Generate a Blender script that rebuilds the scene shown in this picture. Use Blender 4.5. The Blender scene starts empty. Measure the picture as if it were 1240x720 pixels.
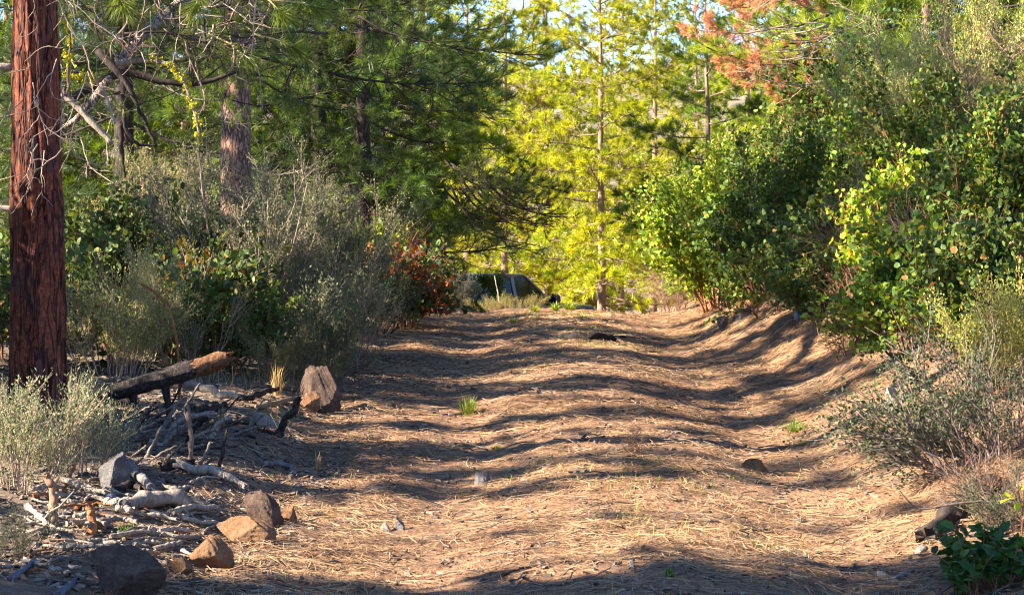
import bpy, math, random
import numpy as np
from mathutils import Vector, Matrix, Euler, Quaternion

random.seed(5)
RNG = np.random.default_rng(11)
sc = bpy.context.scene
COL = sc.collection
R = math.radians

# ------------------------------------------------------------------ camera, sky, sun, exposure
FPX, HOR = 2800.0, 260.0            # focal length and horizon row, in pixels of the 1240x720 photograph
CAMZ = 1.6
cam_d = bpy.data.cameras.new('camera')
cam_d.sensor_width = 36.0
cam_d.lens = 36.0 * FPX / 1240.0
cam_d.shift_y = -(360.0 - HOR) / 1240.0
cam_d.clip_start = 0.1
cam_d.clip_end = 3000.0
cam_d.dof.use_dof = True
cam_d.dof.focus_distance = 18.0
cam_d.dof.aperture_fstop = 16.0
cam = bpy.data.objects.new('camera', cam_d)
cam.location = (0, 0, CAMZ)
cam.rotation_euler = (R(90), 0, 0)
COL.objects.link(cam)
sc.camera = cam

SUN_EL = R(30.0)
SUN_BACK = R(16.0)                  # sun stands to the left, a little behind the camera
to_sun = Vector((-math.cos(SUN_BACK) * math.cos(SUN_EL), -math.sin(SUN_BACK) * math.cos(SUN_EL), math.sin(SUN_EL)))
sun_d = bpy.data.lights.new('sun', 'SUN')
sun_d.energy = 5.0
sun_d.angle = R(0.55)
sun_d.color = (1.0, 0.885, 0.735)
sun = bpy.data.objects.new('sun', sun_d)
sun.rotation_euler = (-to_sun).to_track_quat('-Z', 'Y').to_euler()
sun.location = (-40, -10, 30)
COL.objects.link(sun)

world = bpy.data.worlds.new('World')
sc.world = world
world.use_nodes = True
wn = world.node_tree.nodes
sky = wn.new('ShaderNodeTexSky')
sky.sky_type = 'NISHITA'
sky.sun_disc = False
sky.sun_elevation = SUN_EL
sky.sun_rotation = math.atan2(to_sun.x, to_sun.y)
sky.altitude = 1500.0
sky.dust_density = 0.1
sky.ozone_density = 4.0
sky.air_density = 0.6
bg = wn['Background']
bg.inputs['Strength'].default_value = 0.10
world.node_tree.links.new(sky.outputs['Color'], bg.inputs['Color'])

sc.view_settings.view_transform = 'Standard'
sc.view_settings.look = 'None'
sc.view_settings.exposure = 2.45
sc.view_settings.gamma = 1.0
sc.cycles.pixel_filter_type = 'BLACKMAN_HARRIS'
sc.cycles.filter_width = 1.1
sc.cycles.max_bounces = 6
sc.cycles.diffuse_bounces = 3
sc.cycles.glossy_bounces = 2
sc.cycles.transmission_bounces = 4
sc.cycles.transparent_max_bounces = 4
sc.cycles.caustics_reflective = False
sc.cycles.caustics_refractive = False

# ------------------------------------------------------------------ numeric helpers
def _hash(ix, iy, seed):
    h = (ix.astype(np.int64) * 374761393 + iy.astype(np.int64) * 668265263 + seed * 1442695041) & 0xFFFFFFFF
    h = ((h ^ (h >> 13)) * 1274126177) & 0xFFFFFFFF
    return ((h ^ (h >> 16)) & 0xFFFF) / 65535.0

def vnoise(x, y, seed=0):
    x = np.asarray(x, float); y = np.asarray(y, float)
    ix = np.floor(x); iy = np.floor(y)
    fx = x - ix; fy = y - iy
    fx = fx * fx * (3 - 2 * fx); fy = fy * fy * (3 - 2 * fy)
    a = _hash(ix, iy, seed); b = _hash(ix + 1, iy, seed)
    c = _hash(ix, iy + 1, seed); d = _hash(ix + 1, iy + 1, seed)
    return (a * (1 - fx) + b * fx) * (1 - fy) + (c * (1 - fx) + d * fx) * fy - 0.5

def fbm(x, y, seed=0, octaves=4):
    v = 0.0; a = 1.0
    for o in range(octaves):
        v = v + a * vnoise(np.asarray(x) * 2 ** o, np.asarray(y) * 2 ** o, seed + 17 * o)
        a *= 0.5
    return v

def sstep(a, b, x):
    t = np.clip((np.asarray(x, float) - a) / (b - a), 0, 1)
    return t * t * (3 - 2 * t)

# ------------------------------------------------------------------ terrain
_kd = np.array([-80, 0, 9, 10.5, 13, 16, 20, 24, 26.5, 28, 30, 34, 40, 50, 62, 80, 110, 200, 320, 600, 1200], float)
_kz = np.array([-.3, -.02, 0, .0, .05, .14, .27, .375, .415, .43, .36, .02, -.55, -1.30, -2.0, -2.3, -1.4, 9, 24.5, 38, 40], float)
_fd = np.arange(-80, 1200, 0.25)
_fz = np.interp(_fd, _kd, _kz)
_k = np.hanning(15); _k /= _k.sum()
_fz = np.convolve(np.pad(_fz, 7, mode='edge'), _k, mode='valid')

def gz(x, y):
    x = np.asarray(x, float); y = np.asarray(y, float)
    z = np.interp(y, _fd, _fz)
    near = 1 - sstep(60, 110, y)
    # wheel ruts and hump between them
    wob = 0.12 * np.sin(y * 0.55) + 0.06 * np.sin(y * 1.3 + 1)
    rut = -0.045 * np.exp(-((x + 0.38 - wob) / 0.34) ** 2) - 0.075 * np.exp(-((x - 1.62 - wob * .6) / 0.42) ** 2)
    hump = (0.04 - .035 * sstep(23, 27, y)) * np.exp(-((x - 0.65) / 0.5) ** 2)
    wav = 0.04 * vnoise(x * .35 + 3, y * .75, 61) * np.exp(-((x - .6) / 2.2) ** 2)
    z = z + near * (rut + hump + wav)
    # bank to the right, gentle rise to the left
    e = 2.0 + 0.18 * np.sin(y * 0.7 + .5) - 0.012 * (y - 18)
    bh = 0.26 + 0.20 * sstep(11, 17, y) - .12 * sstep(21, 26, y)
    z = z + near * (bh * sstep(e, e + 1.3, x) + 5.0 * (1 - np.exp(-np.maximum(x - e - .8, 0) * 0.035)))
    l = np.maximum(-1.25 - x, 0)
    z = z + near * (0.10 * sstep(0, .6, l) + 3.0 * (1 - np.exp(-l * 0.018)))
    amp = 1 + 3 * sstep(60, 300, y)
    off = 1 - 0.55 * np.exp(-((x - .6) / 1.6) ** 2)
    z = z + off * (0.07 * fbm(x * 0.7, y * 0.7, 3, 3) + 0.05 * fbm(x * 2.3, y * 2.3, 9, 3)) * amp
    z = z + sstep(120, 400, y) * 14 * fbm(x * 0.008, y * 0.008, 21, 3)
    z = z + 0.030 * fbm(x * 5.5, y * 7.5, 31, 3) * near
    return z

def G(x, y):
    return float(gz(np.array([x]), np.array([y]))[0])

def at(px, py, d):
    return Vector(((px - 620) * d / FPX, d, CAMZ + (HOR - py) * d / FPX))

def ground_at(px, py, lo=8.5, hi=34.0):
    d = np.linspace(lo, hi, 1600)
    x = (px - 620) * d / FPX
    z = CAMZ + (HOR - py) * d / FPX
    hit = np.nonzero(z <= gz(x, d))[0]
    i = hit[0] if len(hit) else len(d) - 1
    return Vector((x[i], d[i], G(x[i], d[i])))

def on(px, d):
    x = (px - 620) * d / FPX
    return Vector((x, d, G(x, d)))

# ------------------------------------------------------------------ mesh builder
class MB:
    def __init__(self):
        self.V = []; self.n = 0; self.F = []     # F: (array, mat, tint, smooth)
    def add(self, V, F, mat=0, tint=0.5, smooth=False):
        V = np.asarray(V, float).reshape(-1, 3)
        F = np.asarray(F, np.int64)
        t = np.broadcast_to(np.asarray(tint, float), (len(F),))
        self.F.append((F + self.n, mat, t, smooth))
        self.V.append(V); self.n += len(V)
    def mesh(self, name, mats):
        me = bpy.data.meshes.new(name)
        V = np.concatenate(self.V)
        me.vertices.add(len(V)); me.vertices.foreach_set('co', V.astype(np.float32).ravel())
        nl = sum(f.size for f, *_ in self.F); nf = sum(len(f) for f, *_ in self.F)
        loops = np.concatenate([f.ravel() for f, *_ in self.F])
        cnt = np.concatenate([np.full(len(f), f.shape[1]) for f, *_ in self.F])
        st = np.concatenate([[0], np.cumsum(cnt)[:-1]])
        me.loops.add(nl); me.loops.foreach_set('vertex_index', loops.astype(np.int32))
        me.polygons.add(nf)
        me.polygons.foreach_set('loop_start', st.astype(np.int32))
        me.polygons.foreach_set('material_index', np.concatenate([np.full(len(f), m) for f, m, *_ in self.F]).astype(np.int32))
        me.polygons.foreach_set('use_smooth', np.concatenate([np.full(len(f), s) for f, m, t, s in self.F]).astype(bool))
        a = me.attributes.new('tint', 'FLOAT', 'FACE')
        a.data.foreach_set('value', np.concatenate([t for f, m, t, s in self.F]).astype(np.float32))
        for m in mats: me.materials.append(m)
        me.update(calc_edges=True)
        return me
    def obj(self, name, mats, parent=None, loc=None, color=None):
        o = bpy.data.objects.new(name, self.mesh(name, mats))
        return place(o, parent, loc, color)

def place(o, parent=None, loc=None, color=None):
    COL.objects.link(o)
    if parent is not None: o.parent = parent
    if loc is not None: o.location = loc
    if color is not None: o.color = (*color, 1)
    return o

def tag(o, label, cat, group=None, kind=None):
    if label: o['label'] = label
    if cat: o['category'] = cat
    if group: o['group'] = group
    if kind: o['kind'] = kind
    return o

def thing(name, label, cat, loc, rz=0, group=None):
    o = bpy.data.objects.new(name, None)
    o.empty_display_size = 0.2
    COL.objects.link(o)
    o.location = loc; o.rotation_euler = (0, 0, rz)
    return tag(o, label, cat, group)

def part(name, me, parent, loc=(0, 0, 0), rot=(0, 0, 0), scale=(1, 1, 1), color=None):
    o = bpy.data.objects.new(name, me)
    COL.objects.link(o); o.parent = parent
    o.location = loc; o.rotation_euler = rot
    o.scale = scale if hasattr(scale, '__len__') else (scale,) * 3
    if color is not None: o.color = (*color, 1)
    return o

def tube(P, rad, k=5, cap=True, rough=0.0, rng=RNG):
    """skin of quads round a polyline; returns verts, quads, caps"""
    P = np.asarray(P, float); n = len(P)
    rad = np.broadcast_to(np.asarray(rad, float), (n,))
    T = np.gradient(P, axis=0); T /= np.linalg.norm(T, axis=1)[:, None] + 1e-12
    up = np.array([0, 0, 1.0]) if abs(T[0, 2]) < .9 else np.array([1.0, 0, 0])
    N = np.zeros_like(P); N[0] = np.cross(T[0], up); N[0] /= np.linalg.norm(N[0])
    for i in range(1, n):
        v = N[i - 1] - T[i] * (N[i - 1] @ T[i]); N[i] = v / (np.linalg.norm(v) + 1e-12)
    Bn = np.cross(T, N)
    a = np.arange(k) * 2 * math.pi / k
    rr = rad[:, None] * (1 + rough * rng.uniform(-1, 1, (n, k)))
    V = P[:, None, :] + rr[..., None] * (np.cos(a)[None, :, None] * N[:, None, :] + np.sin(a)[None, :, None] * Bn[:, None, :])
    i = np.arange(n - 1)[:, None] * k; j = np.arange(k)[None, :]; j2 = (j + 1) % k
    Q = np.stack([i + j, i + j2, i + k + j2, i + k + j], -1).reshape(-1, 4)
    caps = [np.arange(k)[::-1][None, :], (np.arange(k) + (n - 1) * k)[None, :]]
    return V.reshape(-1, 3), Q, caps

def add_tube(mb, P, rad, k=5, mat=0, tint=0.5, smooth=True, cap=True, rough=0.0):
    V, Q, caps = tube(P, rad, k, cap, rough)
    base = mb.n
    mb.add(V, Q, mat, tint, smooth)
    if cap:
        for c in caps:
            mb.F.append((c + base, mat, np.full(1, float(np.mean(tint))), False))

def bark_tube(mb, P, rad, k=18, n=40, amp=.15, fr=(3, 8), seed=0, mat=0, tint=.5, ends=.25):
    """a log: finely divided tube with lengthwise furrows, knots and ragged ends"""
    rng = np.random.default_rng(seed)
    P = np.asarray(P, float); s = np.linspace(0, 1, len(P)); u = np.linspace(0, 1, n)
    P = np.stack([np.interp(u, s, P[:, i]) for i in range(3)], 1); rad = np.interp(u, s, np.broadcast_to(rad, (len(s),)))
    V, Q, caps = tube(P, rad, k)
    ln = np.linalg.norm(P[-1] - P[0]); a = np.arange(k) / k * 2 * math.pi
    LL, AA = np.meshgrid(u * ln, a, indexing='ij')
    rr = rad.mean()
    f = fbm(np.cos(AA) * fr[1] * .35 + LL * fr[0] + seed, np.sin(AA) * fr[1] * .35 - LL * fr[0] * .7, seed, 4) + .5 * fbm(np.cos(AA) * 1.1 + LL * 4, np.sin(AA) * 1.1 + LL * 3, seed + 3, 3)
    C = np.repeat(P, k, 0); D = V - C
    V = C + D * (1 + amp * f.ravel())[:, None]
    T = unit(P[-1] - P[-2]); T0 = unit(P[0] - P[1])
    V[-k:] += T * rr * ends * 2 * rng.uniform(-1, 1, (k, 1)); V[:k] += T0 * rr * ends * 2 * rng.uniform(-1, 1, (k, 1))
    b = mb.n; mb.add(V, Q, mat, tint, True)
    c0, c1 = P[0] - T0 * rr * .3, P[-1] - T * rr * .3
    j = np.arange(k)
    mb.add(np.vstack([V[:k], c0]), np.stack([(j + 1) % k, j, np.full(k, k)], 1), mat, tint)
    mb.add(np.vstack([V[-k:], c1]), np.stack([j, (j + 1) % k, np.full(k, k)], 1), mat, tint)

def wander(p0, d0, L, n, wob, rng, grav=0.0):
    """a wandering path of n+1 points"""
    d = np.array(d0, float); d /= np.linalg.norm(d)
    P = [np.array(p0, float)]
    for i in range(n):
        d = d + rng.normal(0, wob, 3) + np.array([0, 0, grav])
        d /= np.linalg.norm(d)
        P.append(P[-1] + d * L / n)
    return np.array(P)

def unit(v):
    return v / (np.linalg.norm(v, axis=-1, keepdims=True) + 1e-12)

def leaves(mb, P, D, L, W, rng, mat=0, tint=None, up=0.6, cup=0.12, shape='round'):
    n = len(P)
    if n == 0: return
    D = unit(np.asarray(D, float)); P = np.asarray(P, float)
    L = np.broadcast_to(np.asarray(L, float), (n,)) * rng.uniform(.65, 1.2, n); W = np.broadcast_to(np.asarray(W, float), (n,))
    nr = rng.normal(0, 1, (n, 3)); nr[:, 2] += up
    S = unit(np.cross(D, nr)); Nn = np.cross(S, D)
    if shape == 'round':
        prof = [(0.0, 0.0, 0), (.28, .46, 1), (.72, .44, 1), (1.0, 0.0, 0), (.72, -.44, 1), (.28, -.46, 1)]
    else:
        prof = [(0.0, 0.0, 0), (.55, .5, 1), (1.0, 0.0, 0), (.55, -.5, 1)]
    V = np.stack([P + D * (L * a)[:, None] + S * (W * b)[:, None] + Nn * (W * cup * c)[:, None] for a, b, c in prof], 1)
    k = len(prof)
    F = (np.arange(n)[:, None] * k + np.arange(k)[None, :])
    if tint is None: tint = rng.uniform(0, 1, n)
    mb.add(V, F, mat, tint)

def needles(mb, P, A, cnt, L, rng, lo=12, hi=70, w=0.0032, droop=0.12, mat=0, tint=None, tint_jit=.25):
    n = len(P)
    P = np.repeat(np.asarray(P, float), cnt, 0); A = np.repeat(unit(np.asarray(A, float)), cnt, 0)
    m = len(P)
    q = unit(np.cross(A, rng.normal(0, 1, (m, 3))))
    th = np.radians(rng.uniform(lo, hi, m))[:, None]
    D = A * np.cos(th) + q * np.sin(th)
    LL = (L * rng.uniform(.7, 1.1, m))[:, None]
    b = P - A * (rng.uniform(0, .06, m)[:, None])
    S = unit(np.cross(D, rng.normal(0, 1, (m, 3)))) * w * .5
    mid = b + D * LL * .55 + np.array([0, 0, -1.0]) * LL * droop * .3
    tip = b + D * LL + np.array([0, 0, -1.0]) * LL * droop
    V = np.stack([b - S, b + S, mid + S, mid - S, tip], 1)
    i = np.arange(m)[:, None] * 5
    t0 = np.repeat(rng.uniform(.15, .85, n) if tint is None else np.broadcast_to(tint, (n,)), cnt)
    t = np.clip(t0 + rng.uniform(-tint_jit, tint_jit, m), 0, 1)
    base = mb.n
    mb.add(V, i + np.array([[0, 1, 2, 3]]), mat, t)
    mb.F.append((base + i + np.array([[3, 2, 4]]), mat, t, False))

# ------------------------------------------------------------------ materials
def new_mat(name):
    m = bpy.data.materials.new(name); m.use_nodes = True
    nt = m.node_tree
    for n in list(nt.nodes): nt.nodes.remove(n)
    out = nt.nodes.new('ShaderNodeOutputMaterial')
    return m, nt, out

def N(nt, typ, **kw):
    n = nt.nodes.new(typ)
    for k, v in kw.items():
        if k.startswith('i_'):
            n.inputs[k[2:].replace('_', ' ')].default_value = v
        else: setattr(n, k, v)
    return n

def ramp(nt, stops, fac=None):
    r = nt.nodes.new('ShaderNodeValToRGB')
    el = r.color_ramp.elements
    while len(el) < len(stops): el.new(0.5)
    for e, (p, c) in zip(el, stops):
        e.position = p; e.color = (*c, 1)
    if fac is not None: nt.links.new(fac, r.inputs['Fac'])
    return r.outputs['Color']

def mixc(nt, a, b, fac, mode='MIX'):
    m = nt.nodes.new('ShaderNodeMix'); m.data_type = 'RGBA'; m.blend_type = mode
    for sock, v in ((m.inputs[6], a), (m.inputs[7], b), (m.inputs[0], fac)):
        if isinstance(v, (tuple, list)): sock.default_value = (*v, 1)
        elif isinstance(v, (int, float)): sock.default_value = v
        else: nt.links.new(v, sock)
    return m.outputs[2]

def noise(nt, scale, detail=4, rough=.6, vec=None, dist=0.0):
    n = N(nt, 'ShaderNodeTexNoise')
    n.inputs['Scale'].default_value = scale; n.inputs['Detail'].default_value = detail
    n.inputs['Roughness'].default_value = rough; n.inputs['Distortion'].default_value = dist
    if vec is not None: nt.links.new(vec, n.inputs['Vector'])
    return n.outputs['Fac']

def mapped(nt, scale=(1, 1, 1), kind='Object', rot=(0, 0, 0)):
    tc = nt.nodes.new('ShaderNodeTexCoord'); mp = nt.nodes.new('ShaderNodeMapping')
    mp.inputs['Scale'].default_value = scale; mp.inputs['Rotation'].default_value = rot
    nt.links.new(tc.outputs[kind], mp.inputs['Vector'])
    return mp.outputs['Vector']

def principled(nt, out, col, rough=.8, spec=.3, bump=None, bstr=.4, bdist=.01, metal=0.0):
    p = nt.nodes.new('ShaderNodeBsdfPrincipled')
    if isinstance(col, (tuple, list)): p.inputs['Base Color'].default_value = (*col, 1)
    else: nt.links.new(col, p.inputs['Base Color'])
    p.inputs['Roughness'].default_value = rough
    p.inputs['Specular IOR Level'].default_value = spec
    p.inputs['Metallic'].default_value = metal
    if bump is not None:
        b = nt.nodes.new('ShaderNodeBump'); b.inputs['Strength'].default_value = bstr; b.inputs['Distance'].default_value = bdist
        nt.links.new(bump, b.inputs['Height']); nt.links.new(b.outputs['Normal'], p.inputs['Normal'])
    if out is not None: nt.links.new(p.outputs[0], out.inputs['Surface'])
    return p

def tint_fac(nt):
    a = nt.nodes.new('ShaderNodeAttribute'); a.attribute_name = 'tint'
    return a.outputs['Fac']

def leaf_mat(name, lo, hi, transl=.35, rough=.45, spec=.35, tgain=(1.5, 1.45, .5), use_obj=True, odd=False):
    """per leaf tint between lo and hi, times the colour of the object"""
    m, nt, out = new_mat(name)
    c = ramp(nt, [(0, lo), (.91, hi), (.96, tuple(a_ + .35 * (b_ - a_) for a_, b_ in zip(hi, (.30, .16, .05)))), (1, (.26, .13, .05))] if odd else [(0, lo), (1, hi)], tint_fac(nt))
    if use_obj:
        oi = nt.nodes.new('ShaderNodeObjectInfo')
        c = mixc(nt, c, oi.outputs['Color'], 1.0, 'MULTIPLY')
    p = principled(nt, None, c, rough, spec)
    t = nt.nodes.new('ShaderNodeBsdfTranslucent')
    nt.links.new(mixc(nt, c, tgain, 1.0, 'MULTIPLY'), t.inputs['Color'])
    ms = nt.nodes.new('ShaderNodeMixShader'); ms.inputs[0].default_value = transl
    nt.links.new(p.outputs[0], ms.inputs[1]); nt.links.new(t.outputs[0], ms.inputs[2])
    nt.links.new(ms.outputs[0], out.inputs['Surface'])
    return m

def wood_mat(name, c1, c2, c3, scale=(6, 6, 1.5), bump=.5, rough=.9, use_obj=False, bdist=.01):
    m, nt, out = new_mat(name)
    v = mapped(nt, scale)
    f = noise(nt, 6, 6, .65, v, .4)
    c = ramp(nt, [(.25, c1), (.5, c2), (.75, c3)], f)
    c = mixc(nt, c, ramp(nt, [(0, (.7, .7, .7)), (1, (1.25, 1.25, 1.25))], tint_fac(nt)), 1.0, 'MULTIPLY')
    if use_obj:
        oi = nt.nodes.new('ShaderNodeObjectInfo')
        c = mixc(nt, c, oi.outputs['Color'], 1.0, 'MULTIPLY')
    principled(nt, out, c, rough, .15, noise(nt, 14, 5, .7, v, .3), bump, bdist)
    return m

M = {}
def bark_red():
    m, nt, out = new_mat('bark_red')
    v = mapped(nt, (1, 1, .17))
    warp = nt.nodes.new('ShaderNodeMix'); warp.data_type = 'VECTOR'
    n3 = N(nt, 'ShaderNodeTexNoise'); n3.inputs['Scale'].default_value = 9; n3.inputs['Detail'].default_value = 3
    nt.links.new(v, n3.inputs['Vector'])
    warp.inputs[0].default_value = .16
    nt.links.new(v, warp.inputs[4]); nt.links.new(n3.outputs['Color'], warp.inputs[5])
    vo = N(nt, 'ShaderNodeTexVoronoi', feature='DISTANCE_TO_EDGE'); vo.inputs['Scale'].default_value = 21
    nt.links.new(warp.outputs[1], vo.inputs['Vector'])
    fine = noise(nt, 60, 5, .7, mapped(nt, (1, 1, .5)))
    plate = ramp(nt, [(.25, (.065, .019, .013)), (.5, (.17, .047, .022)), (.72, (.37, .125, .054))], fine)
    big = noise(nt, 5, 3, .6, v)
    plate = mixc(nt, plate, ramp(nt, [(.35, (.55, .5, .5)), (.65, (1.1, 1.1, 1.1))], big), 1.0, 'MULTIPLY')
    ed = N(nt, 'ShaderNodeMath', operation='MULTIPLY_ADD'); nt.links.new(noise(nt, 16, 5, .7, v), ed.inputs[0]); ed.inputs[1].default_value = .30
    sub = N(nt, 'ShaderNodeMath', operation='ADD'); nt.links.new(vo.outputs['Distance'], ed.inputs[2]); nt.links.new(ed.outputs[0], sub.inputs[0]); sub.inputs[1].default_value = -.13
    edge = ramp(nt, [(0, (0, 0, 0)), (.13, (1, 1, 1))], sub.outputs[0])
    plate = mixc(nt, plate, (.055, .035, .03), ramp(nt, [(.53, (0, 0, 0)), (.64, (.8, .8, .8))], noise(nt, 7, 6, .7, mapped(nt, (1, 1, .3)), .6)))
    c = mixc(nt, (.022, .012, .012), plate, edge)
    add = N(nt, 'ShaderNodeMath', operation='MULTIPLY_ADD'); nt.links.new(fine, add.inputs[0]); add.inputs[1].default_value = .35
    nt.links.new(edge, add.inputs[2])
    principled(nt, out, c, .85, .2, add.outputs[0], .9, .022)
    return m
M['bark_red'] = bark_red()
def bark_pine(name, c1, c2, c3, edge_c, sc_=30):
    m, nt, out = new_mat(name)
    v = mapped(nt, (1, 1, .3))
    vo = N(nt, 'ShaderNodeTexVoronoi', feature='DISTANCE_TO_EDGE'); vo.inputs['Scale'].default_value = sc_
    nt.links.new(v, vo.inputs['Vector'])
    fine = noise(nt, 40, 5, .7, v)
    c = ramp(nt, [(.3, c1), (.5, c2), (.7, c3)], fine)
    ed = N(nt, 'ShaderNodeMath', operation='MULTIPLY_ADD'); nt.links.new(fine, ed.inputs[0]); ed.inputs[1].default_value = .5; nt.links.new(vo.outputs['Distance'], ed.inputs[2])
    edge = ramp(nt, [(.24, (0, 0, 0)), (.40, (1, 1, 1))], ed.outputs[0])
    c = mixc(nt, edge_c, c, edge)
    principled(nt, out, c, .9, .15, edge, .8, .02)
    return m
M['bark_pink'] = bark_pine('bark_pink', (.16, .08, .055), (.28, .16, .11), (.42, .28, .21), (.10, .06, .045))
M['bark_pale'] = bark_pine('bark_pale', (.22, .15, .11), (.36, .27, .20), (.50, .41, .32), (.08, .055, .04), 40)
M['bark_dark'] = wood_mat('bark_dark', (.018, .014, .012), (.04, .03, .025), (.085, .065, .05), (5, 5, 1.2))
M['bark_far'] = wood_mat('bark_far', (.16, .10, .075), (.26, .17, .12), (.36, .26, .19), (5, 5, 1.2))
M['twig'] = wood_mat('twig', (.05, .036, .028), (.11, .08, .06), (.20, .155, .12), (20, 20, 6), .3, use_obj=True)
M['dead_wood'] = wood_mat('dead_wood', (.085, .07, .058), (.24, .205, .17), (.40, .36, .31), (12, 12, 2.5), .8, use_obj=True)
M['charred'] = wood_mat('charred', (.010, .009, .008), (.040, .032, .028), (.15, .12, .105), (12, 12, 4), 1.0, .8, bdist=.02)
M['broken_wood'] = wood_mat('broken_wood', (.02, .014, .011), (.13, .058, .028), (.36, .21, .12), (7, 7, 4), 1.0)
M['orange_wood'] = wood_mat('orange_wood', (.14, .055, .022), (.30, .12, .045), (.42, .21, .10), (10, 10, 3), .8)
M['red_stem'] = wood_mat('red_stem', (.085, .04, .022), (.16, .075, .04), (.27, .14, .07), (20, 20, 6), .3, .6, use_obj=True)
M['pine_needles'] = leaf_mat('pine_needles', (.022, .050, .018), (.10, .130, .028), .38, .4, .4)
M['leaf_round'] = leaf_mat('leaf_round', (.026, .060, .018), (.130, .180, .040), .30, .55, .28, odd=True)
M['leaf_small'] = leaf_mat('leaf_small', (.045, .058, .036), (.180, .190, .115), .25, .6, .2, (1.2, 1.2, .8), odd=True)
M['leaf_dry'] = leaf_mat('leaf_dry', (.15, .060, .030), (.34, .17, .085), .3, .7, .1, (1.2, .9, .6))
M['grass'] = leaf_mat('grass', (.05, .09, .02), (.18, .22, .06), .3, .5, .3)
M['straw'] = leaf_mat('straw', (.24, .17, .08), (.48, .38, .20), .25, .7, .2, (1.1, 1.0, .8))
M['lichen'] = leaf_mat('lichen', (.42, .38, .01), (.62, .56, .03), .2, .8, .1, (1, 1, 1), False)
M['litter'] = leaf_mat('litter', (.095, .042, .025), (.56, .365, .19), .10, .6, .2, (1, .9, .7), False)
M['chips'] = leaf_mat('chips', (.04, .028, .022), (.30, .235, .18), .0, .8, .15, (1, 1, 1), False)

def rock_mat(name, c1, c2, c3):
    m, nt, out = new_mat(name)
    v = mapped(nt, (1, 1, 1))
    f = noise(nt, 18, 9, .72, v, .5)
    c = ramp(nt, [(.3, c1), (.5, c2), (.68, c3)], f)
    sp = noise(nt, 130, 5, .75, v)
    c = mixc(nt, c, ramp(nt, [(.3, (.6, .6, .6)), (.7, (1.2, 1.2, 1.2))], sp), 1.0, 'MULTIPLY')
    principled(nt, out, c, .9, .2, noise(nt, 48, 9, .8, v), 1.0, .03)
    return m
M['rock_tan'] = rock_mat('rock_tan', (.16, .075, .035), (.32, .17, .085), (.44, .27, .15))
M['rock_brown'] = rock_mat('rock_brown', (.07, .045, .035), (.14, .09, .065), (.24, .16, .11))
M['rock_grey'] = rock_mat('rock_grey', (.10, .095, .095), (.19, .175, .165), (.32, .29, .26))
M['rock_pale'] = rock_mat('rock_pale', (.24, .21, .17), (.38, .33, .27), (.52, .47, .40))

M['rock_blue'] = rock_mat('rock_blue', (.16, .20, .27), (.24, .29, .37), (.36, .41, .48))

def ground_mat():
    m, nt, out = new_mat('forest_floor')
    geo = nt.nodes.new('ShaderNodeNewGeometry')
    def gm(scale, rot=(0, 0, 0)):
        mp = nt.nodes.new('ShaderNodeMapping'); mp.inputs['Scale'].default_value = scale; mp.inputs['Rotation'].default_value = rot
        nt.links.new(geo.outputs['Position'], mp.inputs['Vector']); return mp.outputs['Vector']
    n1 = noise(nt, 3.5, 7, .7, gm((1, 1, 1)), .5)
    n2 = noise(nt, 34, 5, .75, gm((.35, 1.0, 1), (0, 0, .3)), 1.2)
    n3 = noise(nt, 40, 5, .75, gm((1.0, .3, 1), (0, 0, .5)), 1.2)
    s = N(nt, 'ShaderNodeMath', operation='MAXIMUM'); nt.links.new(n2, s.inputs[0]); nt.links.new(n3, s.inputs[1])
    duff = ramp(nt, [(.40, (.08, .045, .030)), (.54, (.235, .128, .070)), (.68, (.47, .30, .16))], s.outputs[0])
    soil = ramp(nt, [(.35, (.085, .055, .042)), (.65, (.21, .135, .09))], n2)
    c = mixc(nt, soil, duff, ramp(nt, [(.36, (0, 0, 0)), (.50, (1, 1, 1))], n1))
    # away from the track the duff turns to dull litter; far hillside is dry brush
    sep = nt.nodes.new('ShaderNodeSeparateXYZ'); nt.links.new(geo.outputs['Position'], sep.inputs[0])
    lf = N(nt, 'ShaderNodeMapRange'); lf.inputs[1].default_value = -1.3; lf.inputs[2].default_value = -2.2
    nt.links.new(sep.outputs[0], lf.inputs[0])
    c = mixc(nt, c, ramp(nt, [(.3, (.07, .05, .04)), (.7, (.23, .17, .12))], n2), lf.outputs[0])
    hf = N(nt, 'ShaderNodeMapRange'); hf.inputs[1].default_value = 60; hf.inputs[2].default_value = 110
    nt.links.new(sep.outputs[1], hf.inputs[0])
    hn = noise(nt, .35, 8, .75, gm((1, 1, 1)))
    hill = ramp(nt, [(.38, (.07, .075, .045)), (.5, (.17, .14, .10)), (.64, (.28, .22, .165))], hn)
    c = mixc(nt, c, hill, hf.outputs[0])
    principled(nt, out, c, .95, .1, s.outputs[0], .8, .02)
    return m
M['ground'] = ground_mat()

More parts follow.
